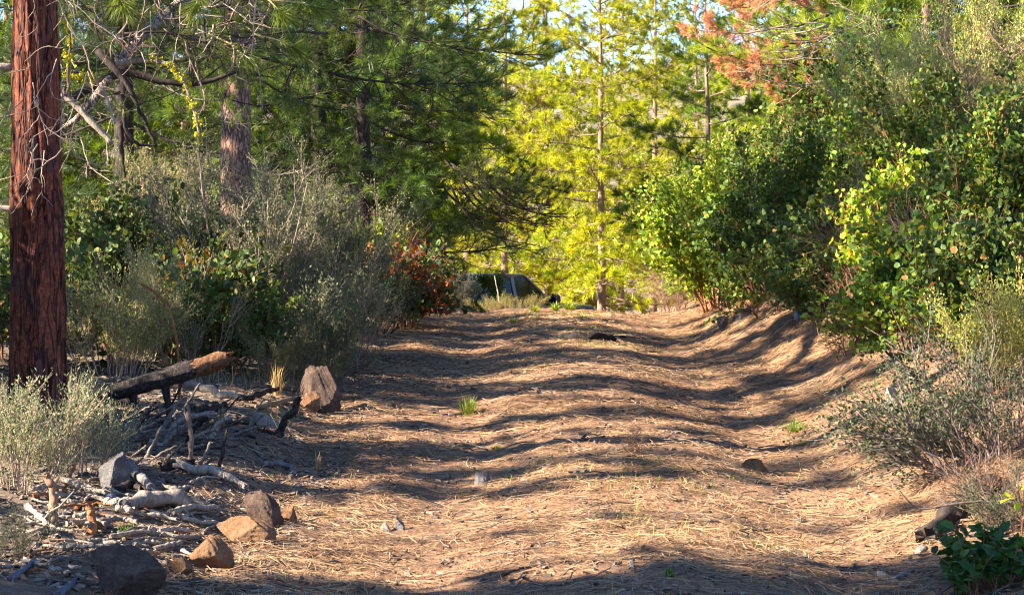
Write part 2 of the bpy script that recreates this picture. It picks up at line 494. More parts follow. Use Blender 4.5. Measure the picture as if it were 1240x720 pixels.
# ------------------------------------------------------------------ ground sheet
def build_ground():
    xf = np.concatenate([np.arange(-4.2, 4.6, .05)])
    xl = -4.2 - np.cumsum(np.geomspace(.08, 90, 44)); xr = 4.55 + np.cumsum(np.geomspace(.08, 90, 44))
    X = np.concatenate([xl[::-1], xf, xr])
    yf = [8.3]
    while yf[-1] < 33: yf.append(yf[-1] + max(.045, .0042 * yf[-1]))
    yb = yf[-1] + np.cumsum(np.geomspace(.3, 45, 70))
    yn = 8.3 - np.cumsum(np.geomspace(.2, 14, 18))
    Y = np.concatenate([yn[::-1], yf, yb])
    XX, YY = np.meshgrid(X, Y)
    Z = gz(XX, YY)
    V = np.stack([XX, YY, Z], -1).reshape(-1, 3)
    nx, ny = len(X), len(Y)
    i = np.arange(ny - 1)[:, None] * nx + np.arange(nx - 1)[None, :]
    F = np.stack([i, i + 1, i + 1 + nx, i + nx], -1).reshape(-1, 4)
    mb = MB(); mb.add(V, F, 0, .5, True)
    o = mb.obj('ground', [M['ground']])
    o['kind'] = 'structure'; o['label'] = 'forest track and slopes covered with brown pine needles'
build_ground()

# ------------------------------------------------------------------ prototypes: pine boughs
def bough(seed, L=2.0, n_sec=18, needle=.17, cnt=30, dead=False, dens=1.0, w=.0042, droop=.25):
    rng = np.random.default_rng(seed)
    mb = MB()
    n = 12
    t = np.linspace(0, 1, n + 1)
    P = np.stack([t * L, .05 * L * np.cumsum(rng.normal(0, .25, n + 1)) / 2, -droop * L * np.sin(t * math.pi) * .45 + droop * L * .25 * t ** 2], 1)
    add_tube(mb, P, .016 * (1 - t) ** .8 + .0055, 5, 0, .5)
    TP, TA = [], []
    def tuft_run(Q, run):
        ln = np.linalg.norm(np.diff(Q, axis=0), axis=1).sum()
        d = unit(Q[-1] - Q[-2])
        TP.append(Q[-1]); TA.append(d)
        m = int(run / .07)
        for j in range(1, m):
            f = 1 - j * .07 / max(ln, .08)
            if f < .25: break
            k = f * (len(Q) - 1); a = int(k)
            TP.append(Q[a] + (Q[min(a + 1, len(Q) - 1)] - Q[a]) * (k - a)); TA.append(d)
    for i in range(n_sec):
        u = .18 + .8 * (i + rng.uniform(0, .8)) / n_sec
        k = u * n; a = min(int(k), n - 1)
        p0 = P[a] + (P[a + 1] - P[a]) * (k - a)
        ax = unit(P[a + 1] - P[a])
        side = 1 if i % 2 else -1
        ang = R(rng.uniform(35, 70)) * side
        d = np.array([ax[0] * math.cos(ang) - ax[1] * math.sin(ang), ax[0] * math.sin(ang) + ax[1] * math.cos(ang), rng.normal(.12, .3)])
        Ls = L * rng.uniform(.16, .42) * (1.15 - u * .75)
        Q = wander(p0, d, Ls, 5, .13, rng, .05)
        add_tube(mb, Q, np.linspace(.0075, .0038, 6), 3, 0, .5, cap=False)
        if rng.random() < dens: tuft_run(Q, .20)
        for _ in range(rng.integers(1, 4)):
            f = rng.uniform(.25, .85) * 5; b = int(f)
            q0 = Q[b] + (Q[b + 1] - Q[b]) * (f - b)
            dd = unit(Q[b + 1] - Q[b]) + rng.normal(0, .55, 3) + np.array([0, 0, .15])
            S = wander(q0, dd, Ls * rng.uniform(.3, .6), 3, .15, rng, .08)
            add_tube(mb, S, np.linspace(.005, .0032, 4), 3, 0, .5, cap=False)
            if rng.random() < dens: tuft_run(S, .14)
    tuft_run(P, .22)
    if TP and not dead:
        TP = np.array(TP); TA = np.array(TA); TA[:, 2] += .15
        needles(mb, TP, TA, cnt, needle, rng, 8, 68, w, .1, 1)
    return mb

W_NEAR = [M['bark_dark'], M['pine_needles']]
W_FAR = [M['bark_far'], M['pine_needles']]
P_BOUGH = [bough(100 + i, 3.0, 30, .155, 24, droop=.06 + .05 * i).mesh('bough', W_NEAR) for i in range(5)]
P_FAR = [bough(200 + i, 2.0, 21, .16, 19, w=.0085, droop=-.05 + .06 * i).mesh('bough_open', W_FAR) for i in range(5)]
P_DENSE = [bough(250 + i, 1.0, 17, .16, 34, w=.006, droop=.1).mesh('bough_dense', W_NEAR) for i in range(4)]
for m_ in P_DENSE: m_['len'] = 1.0
P_SPARSE = [bough(300 + i, 2.0, 13, .17, 30, dens=.45, droop=.2).mesh('bough_sparse', W_NEAR) for i in range(3)]
P_DRY = [bough(400 + i, 2.0, 16, .15, 22, w=.006, droop=.15).mesh('bough_dry', [M['bark_far'], M['leaf_dry']]) for i in range(2)]
P_DEAD = [bough(500 + i, 2.0, 12, dead=True, droop=.25).mesh('dead_branch', [M['dead_wood']]) for i in range(3)]

def trunk_mb(h, r0, bend=.15, k=12, n=16, seed=0, flare=.25, lean=(0, 0), top=.12):
    rng = np.random.default_rng(seed)
    t = np.linspace(0, 1, n + 1)
    P = np.stack([lean[0] * t + bend * np.cumsum(rng.normal(0, .2, n + 1)) / 3, lean[1] * t + bend * np.cumsum(rng.normal(0, .2, n + 1)) / 3, t * h - .25], 1)
    P[:, :2] -= P[0, :2]
    rad = r0 * (1 - t * (1 - top)) * (1 + flare * np.exp(-t * h / .35))
    mb = MB(); add_tube(mb, P, rad, k, 0, .5, True, True, .06)
    return mb, P, rad

def pine(label, px, d, h, r0, n_b, b_len, z0, protos, color, name='pine_tree', bark='bark_far', seed=0, group=None, az=None,
         taper=1.0, lean=(0, 0), jit=.18, tilt=(-.15, .55), dead=4, base=None):
    rng = np.random.default_rng(seed + 7000)
    p = on(px, d) if base is None else Vector((base[0], base[1], G(*base)))
    root = thing(name, label, 'tree', p, 0, group)
    mb, P, rad = trunk_mb(h, r0, .15, 10, 18, seed, lean=lean)
    mb.obj('trunk', [M[bark]], root)
    crown = bpy.data.objects.new('crown', None); COL.objects.link(crown); crown.parent = root; crown.empty_display_size = .1
    n = len(P) - 1
    for i in range(n_b):
        u = (i + rng.uniform(0, .9)) / n_b
        z = z0 + (h - z0 - .15) * u ** .9
        k = min((z + .25) / h * n, n - .001); a = int(k)
        loc = P[a] + (P[a + 1] - P[a]) * (k - a)
        ang = i * 2.39996 + rng.uniform(-.5, .5)
        if az is not None: ang = R(rng.uniform(*az))
        ln = b_len * ((1 - u) ** .75 * taper + (1 - taper) + .12) * rng.uniform(.7, 1.15)
        tl = tilt[0] + (tilt[1] - tilt[0]) * u + rng.uniform(-.15, .15)
        s = max(ln / (1.0 if 'dense' in protos[0].name else 3.0 if protos is P_BOUGH else 2.0), .14)
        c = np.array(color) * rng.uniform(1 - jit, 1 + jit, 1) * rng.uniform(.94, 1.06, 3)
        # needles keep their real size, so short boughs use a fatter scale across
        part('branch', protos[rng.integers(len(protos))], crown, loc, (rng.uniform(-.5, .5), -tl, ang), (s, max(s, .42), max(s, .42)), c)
    for i in range(dead):
        z = rng.uniform(.25 * z0 + .3, max(z0 * 1.4, .31 * z0 + .6)); k = min((z + .25) / h * n, n - .01); a = int(k)
        s = rng.uniform(.25, .5) * b_len / 2
        part('dead_branch', P_DEAD[rng.integers(3)], root, P[a], (rng.uniform(-1, 1), rng.uniform(-.3, .3), rng.uniform(0, 6.28)), (s, s, s), (.8, .75, .7))
    return root

# ------------------------------------------------------------------ prototypes: shrub stems (wood mesh + leaf mesh, one metre tall)
def stem_proto(seed, kind, H):
    rng = np.random.default_rng(seed)
    wood, leaf = MB(), MB()
    LP, LD = [], []
    def run(Q, step, f0=.0, jit=.02):
        seg = np.linalg.norm(np.diff(Q, axis=0), axis=1); tot = seg.sum()
        m = max(2, int(tot * (1 - f0) / step))
        for f in np.linspace(f0, 1, m):
            k = f * (len(Q) - 1); a = min(int(k), len(Q) - 2)
            LP.append(Q[a] + (Q[a + 1] - Q[a]) * (k - a) + rng.normal(0, jit, 3))
            LD.append(unit(Q[a + 1] - Q[a]) * .5 + rng.normal(0, .7, 3) + np.array([0, 0, .25]))
    cfg = {'round': dict(n1=9, a1=.55, l1=(.3, .6), n2=4, l2=(.12, .3), step=.017, r=.012, wob=.16),
           'sage': dict(n1=11, a1=.28, l1=(.3, .55), n2=4, l2=(.10, .26), step=.0085, r=.007, wob=.08),
           'bitter': dict(n1=11, a1=.40, l1=(.25, .55), n2=4, l2=(.10, .28), step=.012, r=.010, wob=.12),
           'bare': dict(n1=13, a1=.55, l1=(.3, .6), n2=5, l2=(.12, .35), step=.09, r=.010, wob=.18)}[kind]
    main = wander((0, 0, 0), (rng.normal(0, .12), rng.normal(0, .12), 1), H, 9, cfg['wob'] * .5, rng, .03)
    hs = H ** .6
    add_tube(wood, main, np.linspace(cfg['r'], cfg['r'] * .3, 10) * H ** .5, 5, 0, .5)
    for i in range(int(cfg['n1'] * H ** .8)):
        u = rng.uniform(.12, .95); k = u * 9; a = min(int(k), 8)
        p0 = main[a] + (main[a + 1] - main[a]) * (k - a)
        d = unit(main[a + 1] - main[a]) + unit(rng.normal(0, 1, 3)) * cfg['a1'] * 1.5
        Q = wander(p0, d, hs * rng.uniform(*cfg['l1']) * (1.1 - .55 * u), 5, cfg['wob'], rng, .05)
        add_tube(wood, Q, np.linspace(cfg['r'] * .5, cfg['r'] * .2, 6), 3, 0, rng.uniform(.2, .8), cap=False)
        run(Q, cfg['step'], .35)
        for _ in range(cfg['n2']):
            b = rng.integers(1, 5)
            S = wander(Q[b], unit(Q[b] - Q[b - 1]) + unit(rng.normal(0, 1, 3)) * cfg['a1'] * 1.4, rng.uniform(*cfg['l2']), 3, cfg['wob'], rng, .06)
            add_tube(wood, S, np.linspace(cfg['r'] * .25, cfg['r'] * .14, 4), 3, 0, rng.uniform(.2, .8), cap=False)
            run(S, cfg['step'], .1)
    run(main, cfg['step'], .75)
    LP = np.array(LP); LD = np.array(LD); n = len(LP)
    if kind == 'round':
        leaves(leaf, LP, LD, rng.uniform(.032, .064, n), rng.uniform(.027, .047, n), rng, up=.5)
    elif kind == 'sage':
        leaves(leaf, LP, LD + np.array([0, 0, .4]), rng.uniform(.014, .028, n), rng.uniform(.006, .011, n), rng, shape='d', cup=.2)
    elif kind == 'bitter':
        leaves(leaf, LP, LD, rng.uniform(.014, .026, n), rng.uniform(.009, .016, n), rng, shape='d', cup=.2)
    else:
        leaves(leaf, LP, LD, rng.uniform(.02, .03, n), rng.uniform(.01, .018, n), rng, shape='d')
    return wood, leaf

SHRUB = {}
for kind, wm, lm in (('round', 'red_stem', 'leaf_round'), ('sage', 'twig', 'leaf_small'), ('bitter', 'twig', 'leaf_small'), ('bare', 'twig', 'leaf_dry')):
  for H_ in (.5, 1.0, 1.8):
    L_ = []
    for i in range(4):
        w_, l_ = stem_proto(900 + 31 * i + len(kind), kind, H_)
        L_.append((w_.mesh('stem', [M[wm]]), l_.mesh('foliage', [M[lm]])))
    SHRUB[kind, H_] = L_

def shrub(name, label, px, d, h, w, kind, n, color, wood=(1, 1, 1), seed=0, depth=None, group=None, lean=(0, 0), alt=None, alt_share=0.0, low=.45, base=None, spread=.5):
    rng = np.random.default_rng(seed + 4000)
    p = on(px, d) if base is None else Vector(base)
    depth = depth or w * .8
    root = thing(name, label, 'shrub', p, 0, group)
    for i in range(n):
        a = rng.uniform(0, 6.283); q = math.sqrt(rng.uniform(0, 1))
        bx, by = math.cos(a) * q * w * .5 * spread, math.sin(a) * q * depth * .5 * spread
        tx, ty = math.cos(a) * q * w * .5 * (1 - spread * .6) + lean[0] * h, math.sin(a) * q * depth * .5 * (1 - spread * .6) + lean[1] * h
        hh = h * rng.uniform(low, 1.0) * (1 - .25 * q)
        tilt = math.atan2(math.hypot(tx, ty), hh); azm = math.atan2(ty, tx)
        s = hh / math.cos(min(tilt, 1.1)) * .95
        H_ = min((.5, 1.0, 1.8), key=lambda q_: abs(math.log(q_ / s)))
        w_, l_ = SHRUB[kind, H_][rng.integers(4)]
        s /= H_
        q1 = Quaternion((-math.sin(azm), math.cos(azm), 0), tilt) @ Quaternion((0, 0, 1), rng.uniform(0, 6.28))
        sx = s
        bz = G(p.x + bx, p.y + by) - p.z - .04
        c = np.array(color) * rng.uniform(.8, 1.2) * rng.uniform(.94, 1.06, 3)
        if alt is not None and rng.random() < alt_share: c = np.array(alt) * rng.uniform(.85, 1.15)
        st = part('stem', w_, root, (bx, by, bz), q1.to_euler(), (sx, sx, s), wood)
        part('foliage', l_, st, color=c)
    return root

# ------------------------------------------------------------------ rocks and sticks
import bmesh
def _ico(n):
    bm = bmesh.new(); bmesh.ops.create_icosphere(bm, subdivisions=n, radius=1)
    V = np.array([v.co[:] for v in bm.verts]); F = np.array([[v.index for v in f.verts] for f in bm.faces]); bm.free()
    return V, F
ICO4, ICO2 = _ico(5), _ico(2)

def rock_mb(dims, seed, cuts=10, rough=.068, ico=None, taper=0.0):
    rng = np.random.default_rng(seed)
    V, F = ico or ICO4
    V = V.copy()
    for _ in range(cuts):
        n = unit(rng.normal(0, 1, 3)); c = rng.uniform(.30, .74)
        dp = V @ n
        V = V - np.maximum(dp - c, 0)[:, None] * n
    s = seed * 3.1
    r = fbm(V[:, 0] * 1.6 + s + V[:, 2] * 1.1, V[:, 1] * 1.6 - V[:, 2] * 1.3 + s, seed, 5)
    r2 = fbm(V[:, 0] * 5 + V[:, 2] * 4.1, V[:, 1] * 5 - V[:, 2] * 3.7 + s, seed + 5, 3)
    r3 = fbm(V[:, 0] * 14 + V[:, 2] * 11, V[:, 1] * 14 - V[:, 2] * 12, seed + 9, 2)
    V = V * (1 + rough * 1.6 * r + rough * 1.5 * r2 + rough * .9 * r3)[:, None]
    V[:, :2] *= (1 - taper * np.clip(V[:, 2:3], -1, 1))
    V = V / np.abs(V).max(0) * np.array(dims) * .5
    mb = MB(); mb.add(V, F, 0, .5, True)
    return mb

def rock(label, px0, py0, px1, py1, mat, seed, dep=.8, sink=.12, rz=0, d=None, group=None, cuts=7, name='rock', taper=.12):
    """px box of the visible stone; it stands on the ground under the middle of its lower edge"""
    p = ground_at((px0 + px1) / 2, py1) if d is None else on((px0 + px1) / 2, d)
    k = p.y / FPX
    w, h = (px1 - px0) * k, (py1 - py0) * k
    p = Vector((p.x, p.y + w * dep * .35, p.z))
    mb = rock_mb((w * 1.04, w * dep, h * (1 + (sink + .1) * 2)), seed, cuts, taper=taper)
    o = mb.obj(name, [M[mat]], None, p + Vector((0, 0, h * (.5 - sink - .1) + h * .06)))
    o.rotation_euler = (0, 0, rz)
    return tag(o, label, 'rock', group)

def smooth_path(P, n):
    P = np.asarray(P, float)
    if len(P) == 2: return P[0] + (P[1] - P[0]) * np.linspace(0, 1, n)[:, None]
    s = np.concatenate([[0], np.cumsum(np.linalg.norm(np.diff(P, axis=0), axis=1))])
    u = np.linspace(0, s[-1], n)
    L = np.stack([np.interp(u, s, P[:, i]) for i in range(3)], 1)
    for _ in range(2):
        L[1:-1] = .25 * L[:-2] + .5 * L[1:-1] + .25 * L[2:]
    return L

def stick(label, pts, rpx, mat, d=None, lie=True, seed=0, name='stick', cat='stick', group=None, taper=(1, .7), k=9, color=(1, 1, 1), wob=.25, lift=0.0, forks=0, thick_end=None):
    """pts: picture points; lie=True: each lies on the ground, else the stick stands at depth d (or the depth under its first point)"""
    rng = np.random.default_rng(seed + 300)
    if lie:
        W = []
        for q in pts:
            g = ground_at(q[0], q[1] + rpx * .6)
            W.append(g + Vector((0, 0, rpx * g.y / FPX * .75 + lift)))
    else:
        if d is None: d = ground_at(*pts[0][:2]).y
        W = [at(q[0], q[1], d + (q[2] if len(q) > 2 else 0)) for q in pts]
    W = np.array([w[:] for w in W])
    dm = W[:, 1].mean(); r = rpx * dm / FPX
    n = 14
    P = smooth_path(W, n); o0 = P[0].copy()
    if lie: o0[2] = G(o0[0], o0[1])
    P = P - o0
    P[1:-1] += rng.normal(0, r * wob, (n - 2, 3))
    t = np.linspace(0, 1, n)
    rad = r * (taper[0] + (taper[1] - taper[0]) * t) * (1 + .16 * rng.normal(0, 1, n))
    mb = MB(); bark_tube(mb, P, rad, k + (3 if rpx > 3 else 0), 30 if rpx > 3 else 16, .30, (5 / max(r, .01) * .02, 10), seed + 11, 0, rng.uniform(.1, .9), .5)
    for _ in range(forks):
        a = rng.integers(3, n - 2)
        Q = wander(P[a], unit(P[a + 1] - P[a]) + rng.normal(0, .7, 3), np.linalg.norm(P[-1] - P[0]) * rng.uniform(.15, .35), 4, .2, rng)
        add_tube(mb, Q, np.linspace(rad[a] * .6, rad[a] * .25, 5), 6, 0, .5)
    o = mb.obj(name, [M[mat]], None, o0, color)
    return tag(o, label, cat, group)

# ------------------------------------------------------------------ the pickup beyond the crest
def car_mats():
    m, nt, out = new_mat('car_paint'); p = principled(nt, out, (.035, .065, .15), .25, .5)
    p.inputs['Coat Weight'].default_value = .8; p.inputs['Coat Roughness'].default_value = .08; M['paint'] = m
    m, nt, out = new_mat('car_glass'); p = principled(nt, out, (.005, .007, .012), .10, .3); M['glass'] = m
    m, nt, out = new_mat('black_plastic'); principled(nt, out, (.012, .012, .014), .5, .4); M['plastic'] = m
    m, nt, out = new_mat('tyre_rubber'); principled(nt, out, (.018, .018, .018), .85, .2); M['tyre'] = m
    m, nt, out = new_mat('rim_alloy'); principled(nt, out, (.45, .45, .47), .35, .5, metal=.9); M['rim'] = m
    m, nt, out = new_mat('lamp_lens'); principled(nt, out, (.55, .55, .55), .1, .6); M['lens'] = m
    m, nt, out = new_mat('red_lens'); principled(nt, out, (.35, .01, .01), .15, .6); M['red_lens'] = m
car_mats()

def prism(mb, poly, y0, y1, inset0=None, mat=0):
    """closed side profile (x,z) carried from y0 to y1; the second profile may differ"""
    a = np.array([(x, y0, z) for x, z in poly]); b = np.array([(x, y1, z) for x, z in (inset0 or poly)])
    n = len(poly); i = np.arange(n); j = (i + 1) % n
    base = mb.n
    mb.add(np.concatenate([a, b]), np.stack([i, j, j + n, i + n], 1), mat)
    mb.F.append((np.arange(n)[None, ::-1] + base, mat, np.full(1, .5), False))
    mb.F.append((np.arange(n)[None, :] + n + base, mat, np.full(1, .5), False))

def slab(mb, quad, th, mat=0):
    q = np.array(quad, float); nn = unit(np.cross(q[1] - q[0], q[3] - q[0])) * th
    V = np.concatenate([q, q - nn])
    mb.add(V, np.array([[0, 1, 2, 3], [7, 6, 5, 4], [0, 4, 5, 1], [1, 5, 6, 2], [2, 6, 7, 3], [3, 7, 4, 0]]), mat)

def bev(o, w, seg=2):
    m = o.modifiers.new('bevel', 'BEVEL'); m.width = w; m.segments = seg; m.limit_method = 'ANGLE'; m.angle_limit = R(35)
    return o

def build_car(px, d, yaw):
    root = thing('parked_car', 'dark blue four wheel drive parked beyond the crest of the track', 'car', on(px, d), yaw)
    root.location.z -= .07
    HW = .93
    def mk(name, mb, mat, par=root, b=.02):
        return bev(mb.obj(name, [M[mat]], par), b)
    # lower body with hood and tail
    prof = [(-2.3, .45), (2.25, .42), (2.32, .60), (2.30, .92), (2.15, 1.04), (.98, 1.13), (-2.22, 1.13), (-2.33, .95)]
    mb = MB(); prism(mb, prof, -HW, HW); mk('body', mb, 'paint', b=.05)
    # greenhouse corner points (belt and roof)
    bx0, bx1, rx0, rx1, zb, zt = -2.18, .95, -1.98, .20, 1.115, 1.72
    yb, yt = HW - .04, HW - .17
    for s in (-1, 1):
        def P_(x, f): return (x, s * (yb + (yt - yb) * f), zb + (zt - zb) * f)
        def edge(x0, x1, f): return x0 + (x1 - x0) * f
        # pillars as slabs: front, middle, rear, tail
        for (a0, a1, wdt, dep) in ((bx1, rx1, .085, .07), (-.18, -.22, .11, .05), (-1.22, -1.18, .11, .05), (bx0 + .1, rx0 + .1, .16, .06)):
            q = [P_(a0 - wdt, 0), P_(a0, 0), P_(a1, 1), P_(a1 - wdt, 1)]
            if s > 0: q = q[::-1]
            mb = MB(); slab(mb, q, dep); mk('pillar', mb, 'paint', b=.012)
        for (l0, l1, r0_, r1_) in ((-.18, -.22, bx1 - .085, rx1 - .085), (-1.22, -1.18, -.29, -.33), (bx0 + .1, rx0 + .1, -1.33, -1.29)):
            q = [P_(l0, .0), P_(r0_, .0), P_(r1_, 1), P_(l1, 1)]
            q = [(x, y - s * .022, z) for x, y, z in q]
            if s > 0: q = q[::-1]
            mb = MB(); slab(mb, q, .008); mk('side_window', mb, 'glass', b=.002)
        # doors with handles
        for x0, x1 in ((-.24, .95), (-1.28, -.27)):
            mb = MB(); slab(mb, [(x0, s * (HW + .012), .55), (x1, s * (HW + .012), .55), (x1, s * (HW + .012), 1.10), (x0, s * (HW + .012), 1.10)][::1 if s < 0 else -1], .02)
            dr = mk('door', mb, 'paint', b=.008)
            mb = MB(); slab(mb, [(x0 + .06, s * (HW + .04), .98), (x0 + .26, s * (HW + .04), .98), (x0 + .26, s * (HW + .04), 1.02), (x0 + .06, s * (HW + .04), 1.02)][::1 if s < 0 else -1], .03)
            mk('handle', mb, 'plastic', dr, .006)
        # wing mirror: housing on an arm, glass facing back
        mb = MB()
        prism(mb, [(.60, 1.10), (.72, 1.08), (.79, 1.16), (.78, 1.30), (.70, 1.36), (.60, 1.35)], s * (HW + .03), s * (HW + .33),
              [(.61, 1.13), (.70, 1.12), (.75, 1.18), (.74, 1.28), (.69, 1.32), (.61, 1.31)])
        prism(mb, [(.62, 1.08), (.72, 1.08), (.72, 1.13), (.62, 1.13)], s * (HW - .05), s * (HW + .06))
        wm = mk('wing_mirror', mb, 'plastic', b=.02)
        mb = MB(); slab(mb, [(.597, s * (HW + .05), 1.14), (.597, s * (HW + .31), 1.14), (.597, s * (HW + .31), 1.32), (.597, s * (HW + .05), 1.33)][::1 if s < 0 else -1], .006)
        mk('mirror_glass', mb, 'glass', wm, .002)
        # wheels
        for x in (-1.42, 1.45):
            a = np.linspace(0, 2 * math.pi, 25)[:-1]
            prof_t = [(.24, -.12), (.36, -.12), (.385, -.07), (.385, .07), (.36, .12), (.24, .12)]
            def lathe(pr):
                V = np.array([(r * math.cos(t), y, r * math.sin(t)) for r, y in pr for t in a]); m_ = len(a); F = []
                for i in range(len(pr) - 1):
                    for j in range(m_): F.append((i * m_ + j, i * m_ + (j + 1) % m_, (i + 1) * m_ + (j + 1) % m_, (i + 1) * m_ + j))
                return V, np.array(F)
            wh = part('wheel', None, root, (x, s * (HW - .1), .385))
            mb = MB(); V, F = lathe(prof_t); mb.add(V, F, 0, .5, True); mb.obj('tyre', [M['tyre']], wh)
            mb = MB(); V, F = lathe([(.02, s * .09), (.08, s * .10), (.22, s * .06), (.245, s * .11), (.245, -s * .1)]); mb.add(V, F, 0, .5, True); mb.obj('rim', [M['rim']], wh)
        mb = MB(); slab(mb, [(2.325, s * .52, .74), (2.325, s * .86, .74), (2.32, s * .86, .92), (2.32, s * .52, .92)][::1 if s < 0 else -1], .03); mk('headlight', mb, 'lens', b=.008)
        mb = MB(); slab(mb, [(-2.35, s * .72, .76), (-2.35, s * .9, .76), (-2.33, s * .9, 1.08), (-2.33, s * .72, 1.08)][::-1 if s < 0 else 1], .03); mk('taillight', mb, 'red_lens', b=.008)
    mb = MB(); prism(mb, [(rx0 - .03, 1.70), (rx1 + .03, 1.70), (rx1 - .12, 1.775), (-.9, 1.80), (rx0 + .1, 1.775)], -yt - .015, yt + .015); mk('roof', mb, 'paint', b=.035)
    mb = MB(); slab(mb, [(bx1 - .02, -yb + .05, zb), (bx1 - .02, yb - .05, zb), (rx1 - .01, yt - .04, zt), (rx1 - .01, -yt + .04, zt)], .01); mk('windshield', mb, 'glass', b=.002)
    mb = MB(); slab(mb, [(bx0 + .03, yb - .06, zb), (bx0 + .03, -yb + .06, zb), (rx0 + .01, -yt + .05, zt), (rx0 + .01, yt - .05, zt)], .01); mk('rear_window', mb, 'glass', b=.002)
    mb = MB(); prism(mb, [(2.30, .40), (2.44, .42), (2.44, .62), (2.30, .64)], -.9, .9); mk('bumper', mb, 'plastic', b=.03)
    mb = MB(); prism(mb, [(-2.44, .45), (-2.30, .43), (-2.30, .66), (-2.44, .64)], -.9, .9); mk('bumper', mb, 'plastic', b=.03)
build_car(600, 50.5, R(46))


# ------------------------------------------------------------------ hero trunk at the left edge
def hero():
    p = on(47, 14.0)
    root = thing('red_barked_pine', 'thick pine trunk with red fissured bark at the edge of the track', 'tree', p)
    n, k = 150, 72
    H = 11.0
    t = np.linspace(0, 1, n) ** 1.35; z = t * H - .35
    a = np.arange(k) / k * 2 * math.pi
    TT, AA = np.meshgrid(z, a, indexing='ij')
    r0 = .158 * (1 - .45 * TT / H) + .075 * np.exp(-np.maximum(TT, 0) / .30)
    u = AA / (2 * math.pi) * 14
    wrap = lambda f: f
    c1 = np.cos(AA) * 2.4; s1 = np.sin(AA) * 2.4
    f = fbm(c1 * 2.2 + TT * .9, s1 * 2.2 - TT * .7, 41, 4)
    ridge = np.abs(vnoise(c1 * 2.6 + .35 * vnoise(TT * 3, AA, 5), s1 * 2.6 + TT * 1.15, 77))
    r = r0 * (1 + .13 * f + .10 * fbm(TT * 1.1, AA * .0 + 3, 19, 3) + .05 * fbm(np.cos(AA) * 3 + TT * 9, np.sin(AA) * 3 - TT * 8, 23, 2)) - .028 * np.exp(-(ridge / .05) ** 2)
    lean = .02 * TT
    V = np.stack([r * np.cos(AA) - .012 * TT, r * np.sin(AA), TT], -1).reshape(-1, 3)
    i = np.arange(n - 1)[:, None] * k; j = np.arange(k)[None, :]; j2 = (j + 1) % k
    F = np.stack([i + j, i + j2, i + k + j2, i + k + j], -1).reshape(-1, 4)
    mb = MB(); mb.add(V, F, 0, .5, True)
    mb.obj('trunk', [M['bark_red']], root)
    crown = bpy.data.objects.new('crown', None); COL.objects.link(crown); crown.parent = root
    rng = np.random.default_rng(3)
    for q in range(30):
        u = (q + .5) / 30; zz = 5.2 + 5.7 * u
        s = .7 * (1 - .55 * u) * rng.uniform(.8, 1.15)
        part('branch', P_BOUGH[rng.integers(5)], crown, (-.012 * zz, 0, zz), (rng.uniform(-.5, .5), .2 - .6 * u, q * 2.4 + rng.uniform(-.4, .4)), (s, s, s), (1, 1, 1))
    # dead twigs hanging across the trunk
    for q in range(26):
        P0 = np.array((at(rng.uniform(10, 110), rng.uniform(-60, 200), 13.6 + rng.uniform(-.3, .1)) - p)[:])
        P = wander(P0, (rng.normal(0, .5), rng.normal(0, .2), -1), rng.uniform(.2, .55), 8, .22, rng, rng.uniform(-.05, .12))
        mb = MB(); r_ = rng.uniform(.0025, .005); add_tube(mb, P, np.linspace(r_, r_ * .6, 9), 5, 0, rng.uniform(0, 1))
        for _ in range(2):
            a_ = rng.integers(2, 8); add_tube(mb, wander(P[a_], unit(P[a_] - P[a_ - 1]) + rng.normal(0, .6, 3), rng.uniform(.08, .22), 5, .25, rng), np.linspace(r_ * .8, r_ * .4, 6), 4, 0, rng.uniform(0, 1))
        mb.obj('dead_twig', [M['dead_wood']], root, color=(1.3, 1.15, 1.0))
    # pale snapped limb stubs
    for (z_, ang, L_, r_) in ((CAMZ + (HOR - 82) * 14 / FPX - p.z, math.pi, .42, .024), (CAMZ + (HOR - 255) * 14 / FPX - p.z, math.pi * .95, .35, .018)):
        d = np.array([math.cos(ang), math.sin(ang) - .2, .02])
        mb = MB(); add_tube(mb, wander(np.array([0, 0, z_]) + d * .12, d, L_, 5, .05, rng), np.linspace(r_, r_ * .7, 6), 9, 0, .8, True, True, .1)
        mb.obj('broken_limb', [M['dead_wood']], root, color=(1.25, 1.15, 1.05))
hero()

# ------------------------------------------------------------------ leaning pine limb, dark limbs and hanging dead twigs behind the trunk
def limb(root, pts, d, r0, r1, mat, k=9, seed=0, name='limb', color=(1, 1, 1), n=16, org=None):
    W = np.array([at(q[0], q[1], d + (q[2] if len(q) > 2 else 0))[:] for q in pts])
    P = smooth_path(W, n) - np.array(root.location[:])
    rng = np.random.default_rng(seed)
    P[1:-1] += rng.normal(0, r0 * .12, (n - 2, 3))
    mb = MB(); add_tube(mb, P, np.linspace(r0, r1, n) * (1 + .10 * rng.normal(0, 1, n)), k, 0, .5, True, True, .08)
    return mb.obj(name, [M[mat]], root, color=color), P

